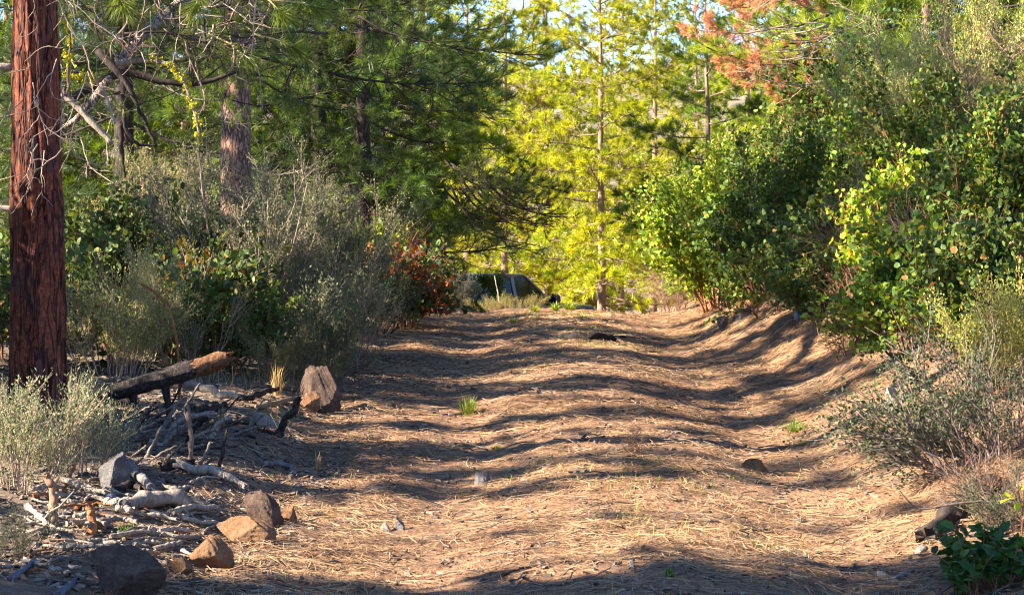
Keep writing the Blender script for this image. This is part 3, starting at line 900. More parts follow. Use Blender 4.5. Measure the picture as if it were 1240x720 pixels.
def low_limb(root):
    D = 16.6
    g = root.location
    _, TP = limb(root, [(285, -190, 5.2), (262, -70, 3.6), (232, -6, 1.8), (190, 28, 1.2), (164, 48, .6), (146, 76, .3), (130, 102, .1), (104, 132), (70, 160, .1)], D, .105, .024, 'bark_pale', 14, 1, 'limb', n=34)
    limb(root, [(118, 62, .1), (150, 95), (168, 130), (183, 165), (190, 178)], D - .2, .028, .008, 'bark_dark', 8, 2)
    limb(root, [(90, 118), (150, 82), (190, 100), (240, 104), (290, 86)], D + .2, .035, .014, 'bark_dark', 8, 3)
    limb(root, [(150, 140), (152, 158), (165, 175), (190, 177)], D - .15, .018, .008, 'bark_dark', 7, 4)
    limb(root, [(146, 150), (148, 190), (152, 215)], D - .1, .026, .006, 'bark_dark', 7, 5)
    lm, LP = limb(root, [(140, 78), (168, 72), (200, 74), (222, 90), (230, 118), (240, 150), (242, 172)], D - .3, .019, .009, 'dead_wood', 8, 6, color=(1, .95, .85))
    rng = np.random.default_rng(8)
    def lich(P, par, m, s):
        i = rng.integers(4, len(P), m)
        c = P[i] + rng.normal(0, .014, (m, 3)); c = np.repeat(c, 12, 0) + rng.normal(0, s * .5, (m * 12, 3))
        mb = MB(); leaves(mb, c, rng.normal(0, 1, c.shape), s, s * .8, rng, up=0)
        mb.obj('lichen', [M['lichen']], par)
    lich(LP, lm, 46, .018)
    l2, P2 = limb(root, [(84, 118), (82, 90), (86, 50), (80, 20)], D - .4, .012, .007, 'twig', 6, 9, color=(1.4, 1.3, 1.1)); lich(P2, l2, 22, .02)
    l3, P3 = limb(root, [(95, 100), (100, 92), (112, 96)], D - .35, .012, .006, 'twig', 6, 10); lich(P3, l3, 16, .024)
    # pale bleached broken limbs
    limb(root, [(74, 112), (92, 128), (112, 148), (136, 174)], D - .5, .026, .018, 'dead_wood', 9, 11, 'broken_limb', (1.3, 1.2, 1.1))
    limb(root, [(122, 100), (130, 122), (139, 150)], D - .5, .014, .010, 'dead_wood', 8, 12, 'broken_limb', (1.25, 1.18, 1.1))
    # hanging dead twigs
    spec = []
    for i in range(125):
        x = rng.uniform(72, 330); y = rng.uniform(-40, 60) if x > 150 else rng.uniform(-30, 140)
        spec.append((x, y))
    for x, y in spec:
        q = at(x, y, D + rng.uniform(-.8, .5)) - g
        P = wander(q[:], (rng.normal(0, .6), rng.normal(0, .4), rng.normal(-.7, .5)), rng.uniform(.15, .6), 7, .22, rng, rng.uniform(-.1, .12))
        r = rng.uniform(.003, .0075)
        mb = MB(); add_tube(mb, P, np.linspace(r, r * .55, 8), 5, 0, rng.uniform(0, 1))
        for _ in range(rng.integers(0, 4)):
            a = rng.integers(1, 7)
            add_tube(mb, wander(P[a], unit(P[a] - P[a - 1]) + rng.normal(0, .6, 3), rng.uniform(.06, .22), 4, .25, rng), np.linspace(r * .7, r * .35, 5), 4, 0, rng.uniform(0, 1))
        c = (1.25, 1.1, .98) if rng.random() < .6 else (.75, .55, .48)
        mb.obj('dead_twig', [M['dead_wood']], root, color=c)
    # needle sprays
    crown = bpy.data.objects.new('crown', None); COL.objects.link(crown); crown.parent = root
    for i in range(30):
        x = rng.uniform(90, 470); y = rng.uniform(-60, 60) if i % 2 else rng.uniform(-60, 20); s = rng.uniform(.3, .6)
        part('branch', P_SPARSE[rng.integers(3)], crown, at(x, y, D + rng.uniform(-.3, 1.2)) - g, (rng.uniform(-3, 3), rng.uniform(-.1, .5), rng.uniform(0, 6.28)), (s,) * 3, (1.5, 1.4, .8))
    for i in range(14):
        s = rng.uniform(.3, .5)
        part('branch', P_SPARSE[i % 3], crown, at(rng.uniform(240, 330), rng.uniform(0, 120), D + rng.uniform(1.5, 3.5)) - g, (rng.uniform(-3, 3), rng.uniform(0, .6), rng.uniform(0, 6.28)), (s,) * 3, (1.4, 1.4, .8))
    for x, y, s, dd in ((365, 62, .36, (.7, 0, -.25)), (305, 72, .30, (.5, 0, -.3)), (390, 12, .4, (1, 0, -.2)), (345, 20, .34, (.6, -.3, -.5)), (150, 8, .34, (.4, 0, -.7)), (235, 15, .35, (-.3, 0, -.9))):
        mb = MB(); q = np.array((at(x, y, D - .6) - g)[:]); dv = unit(np.array(dd))
        add_tube(mb, np.stack([q - dv * .35, q - dv * .15 + np.array([0, 0, .02]), q]), [.007, .006, .005], 6, 0)
        needles(mb, np.stack([q, q - dv * .03, q - dv * .06]), np.repeat(dv[None], 3, 0), 50, .19, rng, 8, 75, .004, .1, 1, .8)
        o = mb.obj('branch', [M['dead_wood'], M['pine_needles']], crown, color=(1.7, 1.6, .8))

# ------------------------------------------------------------------ pines
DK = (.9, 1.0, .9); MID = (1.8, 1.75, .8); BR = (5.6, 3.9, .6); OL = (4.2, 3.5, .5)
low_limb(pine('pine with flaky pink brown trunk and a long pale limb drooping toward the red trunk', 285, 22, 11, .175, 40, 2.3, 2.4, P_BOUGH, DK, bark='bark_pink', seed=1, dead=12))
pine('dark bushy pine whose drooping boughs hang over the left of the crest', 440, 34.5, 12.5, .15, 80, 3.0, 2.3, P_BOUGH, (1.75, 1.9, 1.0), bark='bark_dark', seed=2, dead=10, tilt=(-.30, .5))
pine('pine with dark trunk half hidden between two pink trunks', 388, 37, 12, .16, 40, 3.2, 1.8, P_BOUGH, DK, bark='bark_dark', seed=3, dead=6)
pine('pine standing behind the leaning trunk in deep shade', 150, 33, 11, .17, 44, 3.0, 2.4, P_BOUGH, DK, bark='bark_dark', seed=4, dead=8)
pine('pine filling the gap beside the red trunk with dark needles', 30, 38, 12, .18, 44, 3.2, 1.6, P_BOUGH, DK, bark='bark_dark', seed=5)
def hanging_dead():
    root = [o for o in COL.objects if o.name.startswith('pine_tree') and o.get('label', '').startswith('dark bushy')][0]
    rng = np.random.default_rng(44); g = root.location
    for i in range(9):
        s = rng.uniform(.45, .8)
        part('dead_branch', P_DEAD[i % 3], root, at(rng.uniform(540, 600), rng.uniform(205, 240), 33.5 + rng.uniform(-.5, .5)) - g, (rng.uniform(-.6, .6), rng.uniform(.25, .7), rng.uniform(-.5, .5)), (s, s * 1.3, s * 1.3), (.22, .17, .15))
    cr = [c for c in root.children if c.name.startswith('crown')][0]
    for i in range(8):
        s = rng.uniform(.28, .42)
        part('branch', P_BOUGH[i % 5], cr, at(rng.uniform(520, 600), rng.uniform(190, 235), 33.6 + rng.uniform(-.5, .5)) - g, (rng.uniform(-.6, .6), rng.uniform(.2, .6), rng.uniform(-.5, .5)), (s, s * 1.6, s * 1.6), (.8, .85, .7))
hanging_dead()
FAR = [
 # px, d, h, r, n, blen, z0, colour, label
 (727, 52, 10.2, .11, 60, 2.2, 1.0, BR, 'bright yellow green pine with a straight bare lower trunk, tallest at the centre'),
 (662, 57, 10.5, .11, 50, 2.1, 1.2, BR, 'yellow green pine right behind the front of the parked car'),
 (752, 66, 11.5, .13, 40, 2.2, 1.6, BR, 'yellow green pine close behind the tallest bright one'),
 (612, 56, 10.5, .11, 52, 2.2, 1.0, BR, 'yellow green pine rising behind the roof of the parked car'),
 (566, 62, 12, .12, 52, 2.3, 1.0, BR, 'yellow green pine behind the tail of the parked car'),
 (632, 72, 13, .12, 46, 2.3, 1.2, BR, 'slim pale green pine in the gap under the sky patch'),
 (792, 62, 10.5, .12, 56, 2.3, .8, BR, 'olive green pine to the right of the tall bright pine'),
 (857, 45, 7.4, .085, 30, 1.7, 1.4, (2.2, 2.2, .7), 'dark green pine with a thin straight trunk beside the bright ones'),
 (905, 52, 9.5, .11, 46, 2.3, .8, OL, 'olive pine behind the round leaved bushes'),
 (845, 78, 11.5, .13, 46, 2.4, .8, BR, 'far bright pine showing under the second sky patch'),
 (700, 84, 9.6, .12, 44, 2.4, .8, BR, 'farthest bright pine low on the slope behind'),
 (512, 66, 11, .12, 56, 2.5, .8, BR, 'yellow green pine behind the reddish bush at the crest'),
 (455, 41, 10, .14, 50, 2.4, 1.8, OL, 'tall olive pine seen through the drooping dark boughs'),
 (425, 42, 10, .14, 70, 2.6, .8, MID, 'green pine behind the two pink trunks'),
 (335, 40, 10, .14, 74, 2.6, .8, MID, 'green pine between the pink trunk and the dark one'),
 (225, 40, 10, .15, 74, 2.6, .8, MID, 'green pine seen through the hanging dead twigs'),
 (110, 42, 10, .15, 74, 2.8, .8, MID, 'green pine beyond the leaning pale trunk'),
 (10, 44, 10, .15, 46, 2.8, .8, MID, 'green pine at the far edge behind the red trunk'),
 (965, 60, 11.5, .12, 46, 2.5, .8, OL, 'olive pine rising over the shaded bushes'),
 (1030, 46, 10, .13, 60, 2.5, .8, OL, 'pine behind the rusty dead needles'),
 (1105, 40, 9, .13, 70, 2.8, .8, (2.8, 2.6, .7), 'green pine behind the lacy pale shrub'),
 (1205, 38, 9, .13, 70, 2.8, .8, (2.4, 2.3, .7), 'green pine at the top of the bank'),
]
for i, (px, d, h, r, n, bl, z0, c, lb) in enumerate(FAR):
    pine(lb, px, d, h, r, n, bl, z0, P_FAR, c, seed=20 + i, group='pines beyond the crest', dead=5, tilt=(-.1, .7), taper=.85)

def rusty():
    root = pine('pine with rusty dead needles and pale bare branches over the bank', 1120, 31, 7.5, .10, 26, 2.6, 2.2, P_SPARSE, (4.2, 3.6, .7), seed=60, dead=10, bark='bark_pink')
    rng = np.random.default_rng(61)
    cr = [c for c in root.children if c.name.startswith('crown')][0]
    g = root.location
    for i in range(20):
        x, y = rng.uniform(930, 1060), rng.uniform(-30, 95)
        s = rng.uniform(.4, .75)
        dry = i % 2 == 0
        part('branch', P_DRY[rng.integers(2)] if dry else P_SPARSE[rng.integers(3)], cr, at(x, y, 29 + rng.uniform(-.8, .8)) - g,
             (rng.uniform(-.6, .6), rng.uniform(-.3, .2), math.pi + rng.uniform(-.7, .7)), (s,) * 3, (2.2, 2.3, 2.3) if dry else (4.6, 3.9, .6))
    for i in range(14):
        x, y = rng.uniform(960, 1080), rng.uniform(20, 95)
        s = rng.uniform(.35, .7)
        part('dead_branch', P_DEAD[rng.integers(3)], root, at(x, y, 28.5 + rng.uniform(-.6, .6)) - g, (rng.uniform(-.6, .6), rng.uniform(-.4, .3), math.pi + rng.uniform(-.6, .6)), (s,) * 3, (1.2, 1.1, .95))
rusty()

# pines left of the track, outside the view, that throw the bands of shade
dx = math.cos(SUN_BACK); dy = math.sin(SUN_BACK)
def shade_tree(x, ytrack, h, r, nb, bl, z0, seed):
    y = ytrack - (0.65 - x) / dx * dy
    pine('pine left of the track that shades it, outside the view', 0, 0, h, r, nb, bl, z0, P_DENSE, DK, seed=seed, group='pines left of the track', base=(x, y), dead=0, bark='bark_pink', taper=.25)
SHADE = [
 # x, y on the track, height, r, boughs, reach, z0
 (-7, 9.6, 11, .16, 150, .85, 2.0), (-8.5, 8.4, 11, .17, 150, 1.0, 2.0), (-8, 13.5, 11, .11, 75, .40, 2.4), (-7.5, 16.4, 10, .11, 130, .34, 2.4),
 (-9, 18.55, 12, .14, 150, .42, 2.6), (-8, 17.95, 11, .12, 120, .34, 2.6), (-8, 21.4, 11, .14, 150, .42, 2.6), (-9.5, 20.75, 11, .12, 110, .36, 2.6),
 (-8, 23.9, 11, .14, 170, .5, 2.6), (-9, 23.0, 11, .13, 120, .36, 2.6), (-12, 14.3, 12, .10, 50, .32, 3), (-12, 11.8, 12, .07, 16, .3, 3), (-12, 25.9, 12, .12, 90, .42, 3),
 (-6.2, 17.25, 8, .045, 14, .25, 3), (-6.3, 14.0, 8, .04, 16, .22, 3), (-6.5, 15.55, 8, .045, 18, .22, 3),
 (-6.8, 19.5, 8, .035, 12, .2, 3), (-7, 20.2, 8, .045, 16, .25, 3), (-7.2, 22.25, 8, .05, 18, .25, 3), (-7.5, 24.7, 8, .05, 20, .25, 3), (-6, 10.55, 8, .035, 14, .2, 3), (-6.6, 14.95, 8, .035, 8, .2, 3),
]
for i, a in enumerate(SHADE): shade_tree(*a, 80 + i)

# ------------------------------------------------------------------ shrubs, left side
SG = (1.0, 1.05, .95); SGY = (2.6, 2.4, 1.3); BT = (1.4, 1.45, 1.05); MZ = (1, 1, 1); MZY = (2.0, 1.7, .7)  # SGY: sunlight put into the leaf colour of shaded sagebrush
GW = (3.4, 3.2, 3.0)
shrub('sagebrush', 'silvery sagebrush with bare white twigs at the foot of the red trunk', 22, 11.6, .60, .62, 'sage', 15, (1.9, 1.95, 1.6), GW, 1)
shrub('sagebrush', 'low silvery sagebrush between the red trunk and the grey boulder', 96, 12.6, .55, .5, 'sage', 15, (1.9, 1.95, 1.6), GW, 2)
shrub('sagebrush', 'small shaded sagebrush in the bottom corner by the flat dark rock', 8, 9.9, .30, .35, 'sage', 12, SG, (1, 1, 1), 3)
shrub('sagebrush', 'pale yellow sagebrush coloured as sunlit behind the charred log', 135, 17.5, 1.02, 1.0, 'sage', 30, SGY, GW, 4)
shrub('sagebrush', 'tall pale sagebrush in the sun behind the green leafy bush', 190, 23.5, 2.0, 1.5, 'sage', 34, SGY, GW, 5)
shrub('manzanita_bush', 'round leaved green bush with rusty stems behind the yellow sagebrush', 185, 19.5, 1.65, 1.5, 'round', 26, MZ, (1.2, 1.1, 1), 6, alt=(2.2, .8, .5), alt_share=.08)
shrub('bitterbrush', 'tall dark twiggy bush with grey stems above the charred log', 285, 19.6, 2.35, 1.5, 'bitter', 24, BT, (2.4, 2.3, 2.3), 7)
shrub('bitterbrush', 'dense dark grey green bush next to the split boulder', 372, 21.0, 2.0, 1.3, 'bitter', 26, BT, (1.8, 1.7, 1.7), 8)
shrub('bitterbrush', 'thin grey bush in front of the flaky pink trunk', 235, 20.6, 1.95, 1.2, 'bitter', 20, (1.5, 1.6, 1.1), (2.2, 2.1, 2.0), 9)
shrub('sagebrush', 'small sagebrush with upright sunlit tips leaning toward the track', 395, 18.4, .85, .65, 'sage', 16, (1.2, 1.25, .95), (1.4, 1.4, 1.3), 10)
shrub('sagebrush', 'low sagebrush with dry stalks behind the split boulder', 345, 17.6, .5, .7, 'sage', 14, (1.3, 1.2, .8), (1.6, 1.4, 1.1), 11)
shrub('manzanita_bush', 'low shaded leafy bush filling the gap behind the tangle of dead wood', 250, 18.6, .9, 1.2, 'round', 16, (.9, .9, .8), (1, 1, 1), 12, alt=(2.0, .9, .5), alt_share=.15)
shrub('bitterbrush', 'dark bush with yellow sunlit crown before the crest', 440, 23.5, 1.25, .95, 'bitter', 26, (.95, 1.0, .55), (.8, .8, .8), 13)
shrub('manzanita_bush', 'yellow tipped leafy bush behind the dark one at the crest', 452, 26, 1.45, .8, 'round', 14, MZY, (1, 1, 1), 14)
shrub('manzanita_bush', 'low bush with red and green leaves at the crest of the track', 488, 24.8, .95, .62, 'round', 18, (1.0, .95, .8), (1, 1, 1), 15, alt=(3.0, .55, .6), alt_share=.4)
shrub('dry_bush', 'bare pinkish twiggy bush beside the red leaved one', 508, 28.5, 1.05, .7, 'bare', 14, (1, .9, .9), (2.3, 1.7, 1.6), 16)
shrub('dry_bush', 'bare grey twiggy bush against the yellow pines', 462, 33.5, 1.6, 1.2, 'bare', 14, (.9, .8, .7), (1.8, 1.7, 1.6), 17)
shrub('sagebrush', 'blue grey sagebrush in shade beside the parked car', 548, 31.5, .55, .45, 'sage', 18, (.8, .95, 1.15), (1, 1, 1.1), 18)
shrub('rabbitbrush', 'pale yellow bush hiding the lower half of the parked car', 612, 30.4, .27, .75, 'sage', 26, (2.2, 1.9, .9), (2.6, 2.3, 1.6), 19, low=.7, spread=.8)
shrub('rabbitbrush', 'dry tan bush at the crest between the blue grey sagebrush and the track', 530, 29, .36, .5, 'sage', 16, (2.0, 1.6, .9), (2, 1.7, 1.3), 20)
shrub('sagebrush', 'dull sagebrush deep in the shade far behind the red trunk', 60, 22, 1.3, 1.6, 'sage', 20, SG, (1, 1, 1), 21)
shrub('manzanita_bush', 'leafy bush at the frame edge behind the red trunk', -10, 18, 1.3, 1.2, 'round', 14, MZ, (1, 1, 1), 22)
shrub('bitterbrush', 'dark bush in the far shade beneath the drooping pine boughs', 400, 27, 1.8, 1.8, 'bitter', 20, BT, (1, 1, 1), 23)
shrub('bitterbrush', 'dark bush in the far shade beneath the flaky pink trunk', 310, 26, 1.9, 1.8, 'bitter', 20, BT, (1, 1, 1), 24)

shrub('manzanita_bush', 'leafy bush outside the view that shades the foot of the red trunk', 0, 0, 2.6, .8, 'round', 26, MZ, (1, 1, 1), 25, base=(-4.9, 13.4, G(-4.9, 13.4)), low=.85)
shrub('sagebrush', 'tall thin sagebrush with long bare stems between the yellow sagebrush and the charred log', 230, 18.0, 1.15, .7, 'sage', 10, (1.6, 1.6, 1.2), GW, 26)
shrub('bitterbrush', 'wispy grey shrub rising above the split boulder with pale upright stems', 425, 19.8, 1.25, .7, 'bitter', 10, (1.5, 1.6, 1.1), (2.8, 2.6, 2.5), 27)

# ------------------------------------------------------------------ shrubs, right side
shrub('manzanita_bush', 'bright sunlit round leaved bush where the track meets the crest', 882, 27, 2.2, 1.1, 'round', 40, (2.1, 2.0, .7), (1.6, 1.3, 1), 30, alt=(3.2, 2.8, .8), alt_share=.3)  # sunlit yellow is put into both leaf colours
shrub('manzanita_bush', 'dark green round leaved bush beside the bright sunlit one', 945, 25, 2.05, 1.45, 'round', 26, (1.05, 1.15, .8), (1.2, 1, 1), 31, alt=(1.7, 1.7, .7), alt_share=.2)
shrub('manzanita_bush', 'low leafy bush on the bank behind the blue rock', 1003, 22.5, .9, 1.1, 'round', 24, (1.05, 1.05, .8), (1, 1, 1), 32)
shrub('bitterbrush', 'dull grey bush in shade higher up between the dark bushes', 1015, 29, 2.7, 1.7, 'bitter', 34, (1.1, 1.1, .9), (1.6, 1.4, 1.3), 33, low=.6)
shrub('manzanita_bush', 'large round leaved bush with some leaves coloured sunlit yellow and orange dead stems', 1120, 19.5, 1.5, 1.2, 'round', 28, (1.25, 1.25, .8), (2.0, 1.6, 1.2), 34, alt=(3.2, 2.8, .7), alt_share=.45)  # alt leaves paint in a sunlit patch by colour
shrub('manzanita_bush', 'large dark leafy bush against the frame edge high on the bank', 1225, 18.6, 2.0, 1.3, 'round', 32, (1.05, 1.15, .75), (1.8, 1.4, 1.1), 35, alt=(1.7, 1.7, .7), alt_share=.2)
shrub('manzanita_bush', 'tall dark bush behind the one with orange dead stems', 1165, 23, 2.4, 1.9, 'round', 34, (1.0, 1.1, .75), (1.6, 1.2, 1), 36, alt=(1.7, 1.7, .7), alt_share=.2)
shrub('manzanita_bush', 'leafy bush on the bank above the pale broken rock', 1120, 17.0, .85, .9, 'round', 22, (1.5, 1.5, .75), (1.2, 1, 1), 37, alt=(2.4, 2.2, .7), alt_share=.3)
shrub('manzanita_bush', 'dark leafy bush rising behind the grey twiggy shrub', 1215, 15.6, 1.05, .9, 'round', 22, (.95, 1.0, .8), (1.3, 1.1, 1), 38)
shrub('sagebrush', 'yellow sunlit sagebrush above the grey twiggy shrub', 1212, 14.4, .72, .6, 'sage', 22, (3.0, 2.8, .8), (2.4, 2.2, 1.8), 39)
shrub('bitterbrush', 'sprawling grey twiggy shrub with small dark leaves leaning over the track edge', 1195, 12.9, .78, .9, 'bitter', 22, (.55, .68, .48), (1.7, 1.7, 1.9), 40, lean=(-.35, 0))
shrub('dry_bush', 'leafless dead shrub with dark twigs above the fallen log', 1225, 11.9, .40, .4, 'bare', 8, (.8, .8, .7), (1.5, 1.45, 1.5), 41, lean=(-.5, 0))
shrub('dry_bush', 'small brown leafless bush on the sunlit bank', 1035, 18.8, .55, .6, 'bare', 10, (.9, .8, .6), (1.3, 1.1, .9), 42)
shrub('dry_bush', 'pale grey leafless bush beside the bright leafy one at the crest', 815, 29.5, .85, .6, 'bare', 12, (1, .9, .8), (2.2, 2.0, 1.8), 43)
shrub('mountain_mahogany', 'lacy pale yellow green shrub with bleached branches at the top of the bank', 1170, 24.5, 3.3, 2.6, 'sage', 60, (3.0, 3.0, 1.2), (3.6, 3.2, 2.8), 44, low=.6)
shrub('mountain_mahogany', 'lacy pale shrub with many dead grey twigs against the frame edge', 1235, 23, 2.9, 1.6, 'bare', 16, (1, .9, .7), (2.6, 2.3, 2.0), 45)
shrub('bitterbrush', 'dark bush in the hollow behind the lacy pale shrub', 1085, 28, 3.2, 2.0, 'round', 36, (.9, 1.0, .7), (1.2, 1, 1), 46, low=.6)
shrub('dry_bush', 'tangle of pale dead branches among the leafy bushes high on the bank', 1175, 18.6, 1.15, 1.1, 'bare', 16, (1.2, .9, .6), (3.0, 2.6, 2.3), 50)
shrub('dry_bush', 'brown dead bush in the shade between the two dark leafy bushes', 1060, 21.5, 1.15, .9, 'bare', 14, (1.0, .8, .6), (1.9, 1.6, 1.4), 51)
shrub('dry_bush', 'pile of grey dead twigs on the bank under the dark green bush', 985, 24, .45, .9, 'bare', 12, (1.0, .8, .6), (2.2, 2.0, 2.0), 52)
shrub('manzanita_bush', 'shaded leafy bush behind the bright one at the crest', 910, 31, 2.6, 1.7, 'round', 28, (1.7, 1.6, .7), (1, 1, 1), 47)

shrub('manzanita_bush', 'low leafy bush right at the bank edge beside the blue stone', 952, 0, .62, .8, 'round', 18, (1.3, 1.25, .75), (1, 1, 1), 53, base=ground_at(945, 372))
shrub('manzanita_bush', 'low shaded leafy bush between the blue stone and the brown leafless bush', 1000, 0, .7, .8, 'round', 18, (1.0, 1.05, .75), (1, 1, 1), 54, base=ground_at(1004, 376))
shrub('manzanita_bush', 'sparse low leafy plant by the brown leafless bush on the bank', 1060, 0, .45, .6, 'round', 10, (1.7, 1.6, .7), (1.4, 1.2, 1), 55, base=ground_at(1062, 405))
shrub('bitterbrush', 'dark twiggy shrub in the shade behind the corner plant', 1236, 0, .42, .5, 'bitter', 12, (.7, .8, .6), (1.6, 1.6, 1.7), 56, base=ground_at(1238, 640))

for px_, py_, h_, w_, n_, c_, lb_ in ((1150, 330, .9, .9, 9, (3.0, 2.7, 2.4), 'bleached dead branches sticking out between the sunlit leaves on the bank'), (985, 340, .8, 1.0, 9, (2.2, 1.9, 1.7), 'brown dead stems between the dark bush and the low leafy one'),
                                      (1110, 420, .5, .8, 9, (2.6, 2.2, 1.7), 'tan brush on the lip of the bank under the leafy bush'), (1180, 460, .5, .8, 10, (2.6, 2.5, 2.5), 'grey dead twigs poking out of the yellow sagebrush'), (920, 372, .4, .9, 10, (2.5, 2.1, 1.8), 'dry brush along the foot of the bright and dark bushes'), (1045, 372, .7, .9, 10, (2.3, 2.0, 1.6), 'dry brown brush on the shaded slope above the bank soil')):
    shrub('dry_bush', lb_, 0, 0, h_, w_, 'bare', n_, (1.2, 1.0, .8), c_, 57 + int(px_), base=ground_at(px_, py_, 12, 30))

for q, (x_, y_) in enumerate(((4.6, 12.5), (5.8, 15.5), (5.2, 18.5), (7.5, 17.5), (6.8, 21.5), (8.5, 24), (-5.2, 16.5), (-6.5, 19), (-5.5, 11), (-8, 22))):
    shrub('manzanita_bush', 'leafy bush on the slope beside the track, outside the view', 0, 0, 1.0 if x_ < 0 else 1.4, 1.6, 'round', 16, (1.1, 1.15, .75), (1.2, 1, 1), 150 + q, base=(x_, y_, G(x_, y_)), group='bushes outside the view')

# low broad leaved plant in the bottom corner: stems and single leaves
def corner_plant():
    root = thing('broad_leaved_plant', 'dark broad leaved plant with brown dead needles in the bottom corner under the log', 'plant', on(1212, 10.2))
    rng = np.random.default_rng(77); g = root.location
    lm = []
    for v in range(6):
        mb = MB(); leaves(mb, np.zeros((1, 3)), np.array([[1, 0, .15]]), .065, .046, rng, up=8, cup=.2); lm.append(mb.mesh('leaf', [M['leaf_round']]))
    for i in range(85):
        b = np.array([rng.uniform(-.24, .3), rng.uniform(-.4, .25), -.02]); b[2] += G(g.x + b[0], g.y + b[1]) - g.z
        P = wander(b, (rng.normal(-.1, .4), rng.normal(0, .4), 1), rng.uniform(.12, .30), 6, .18, rng)
        mb = MB(); add_tube(mb, P, np.linspace(.004, .002, 7), 5, 0, .5)
        st = mb.obj('stem', [M['red_stem']], root, color=(1.2, 1.1, 1))
        for q in range(7):
            f = rng.uniform(.3, 1) * 5.99; a = int(f)
            s = rng.uniform(.7, 1.2)
            part('leaf', lm[rng.integers(6)], st, P[a] + (P[a + 1] - P[a]) * (f - a), (rng.uniform(-.8, .8), rng.uniform(-.8, .4), rng.uniform(0, 6.28)), (s,) * 3, np.array((.75, 1.0, .7)) * rng.uniform(.7, 1.2))
corner_plant()

def bright_leaf():
    root = thing('yellow_leaved_sprig', 'sprig with a bright yellow green leaf at the frame edge near the log', 'plant', on(1236, 10.9))
    rng = np.random.default_rng(5); g = root.location
    P = smooth_path([(0, 0, -.03), (.012, 0, .2), (.01, -.02, .33), at(1233, 594, 10.9) - g, at(1226, 601, 10.88) - g], 12)
    mb = MB(); add_tube(mb, P, np.linspace(.004, .0022, 12), 6, 0); mb.obj('stem', [M['red_stem']], root, color=(1.5, 1.4, .8))
    for (x, y, dx_, dz, s) in ((1228, 604, -.8, -.2, .07), (1231, 606, -.2, -1, .065), (1236, 592, .4, 1, .085), (1226, 600, -.9, .5, .05)):
        mb = MB(); leaves(mb, np.zeros((1, 3)), np.array([[dx_, -.25, dz]]), s, s * .75, rng, up=0, cup=.2, tint=np.array([.8]))
        part('leaf', mb.mesh('leaf', [M['leaf_round']]), root, at(x, y, 10.88) - g, color=(4.2, 3.6, .7))
bright_leaf()

# ------------------------------------------------------------------ rocks
rock('tall dark brown boulder leaning behind the pale tan one beside the track', 357, 438, 411, 500, 'rock_brown', 42, .8, .1, taper=.3, cuts=6)
rock('tan sunlit rock leaning against the tall dark boulder', 362, 468, 395, 501, 'rock_tan', 2, .55, .08)
rock('flat pale stone between the dead wood tangle and the split boulder', 303, 500, 339, 519, 'rock_pale', 3, .8, .25)
rock('blue grey boulder behind the white weathered logs', 104, 547, 155, 592, 'rock_grey', 4, .8, .15)
rock('broad dark flat topped rock at the bottom of the picture', 84, 676, 194, 738, 'rock_brown', 29, .9, .04, cuts=5, taper=.2, d=9.2)
rock('orange tan rock with a broken dark side nearest the flat dark rock', 208, 651, 282, 690, 'rock_tan', 6, .7, .15)
rock('square orange rock with a sunlit face below the peaked one', 246, 629, 332, 660, 'rock_tan', 7, .7, .2)
rock('peaked red brown rock at the end of the white branch', 287, 596, 342, 642, 'rock_brown', 8, .7, .15)
rock('small tan rock at the track side of the peaked rock', 338, 614, 360, 634, 'rock_tan', 9, .8, .2)
rock('low tan stone half sunk in front of the orange rock', 196, 676, 232, 696, 'rock_tan', 10, .8, .3)
rock('small red brown stone on the edge of the wood litter', 214, 694, 250, 712, 'rock_brown', 11, .8, .3)
rock('dark round stone lying where the bank meets the track', 868, 382, 884, 399, 'rock_grey', 12, .8, .15)
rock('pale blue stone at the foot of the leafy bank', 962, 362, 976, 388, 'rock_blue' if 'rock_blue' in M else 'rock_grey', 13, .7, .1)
rock('pale broken stone with a dark underside on the bank', 1072, 468, 1098, 499, 'rock_pale', 14, .7, .12)
rock('flat tan stone sunk in the track beside the grass tuft', 896, 553, 934, 572, 'rock_tan', 15, .7, .3)
rock('small grey stone sunk in the wheel rut', 568, 573, 596, 586, 'rock_grey', 16, .8, .3)
rock('small pale stone near the shaded wheel rut', 460, 634, 476, 644, 'rock_pale', 17, .8, .25)
rock('small grey stone next to the pale one in the rut', 477, 632, 494, 642, 'rock_grey', 18, .8, .25)
rock('grey stone half buried under the bank bushes', 888, 372, 912, 388, 'rock_grey', 19, .8, .3)
rock('white stone below the fallen log', 1108, 660, 1126, 674, 'rock_pale', 20, .8, .25)

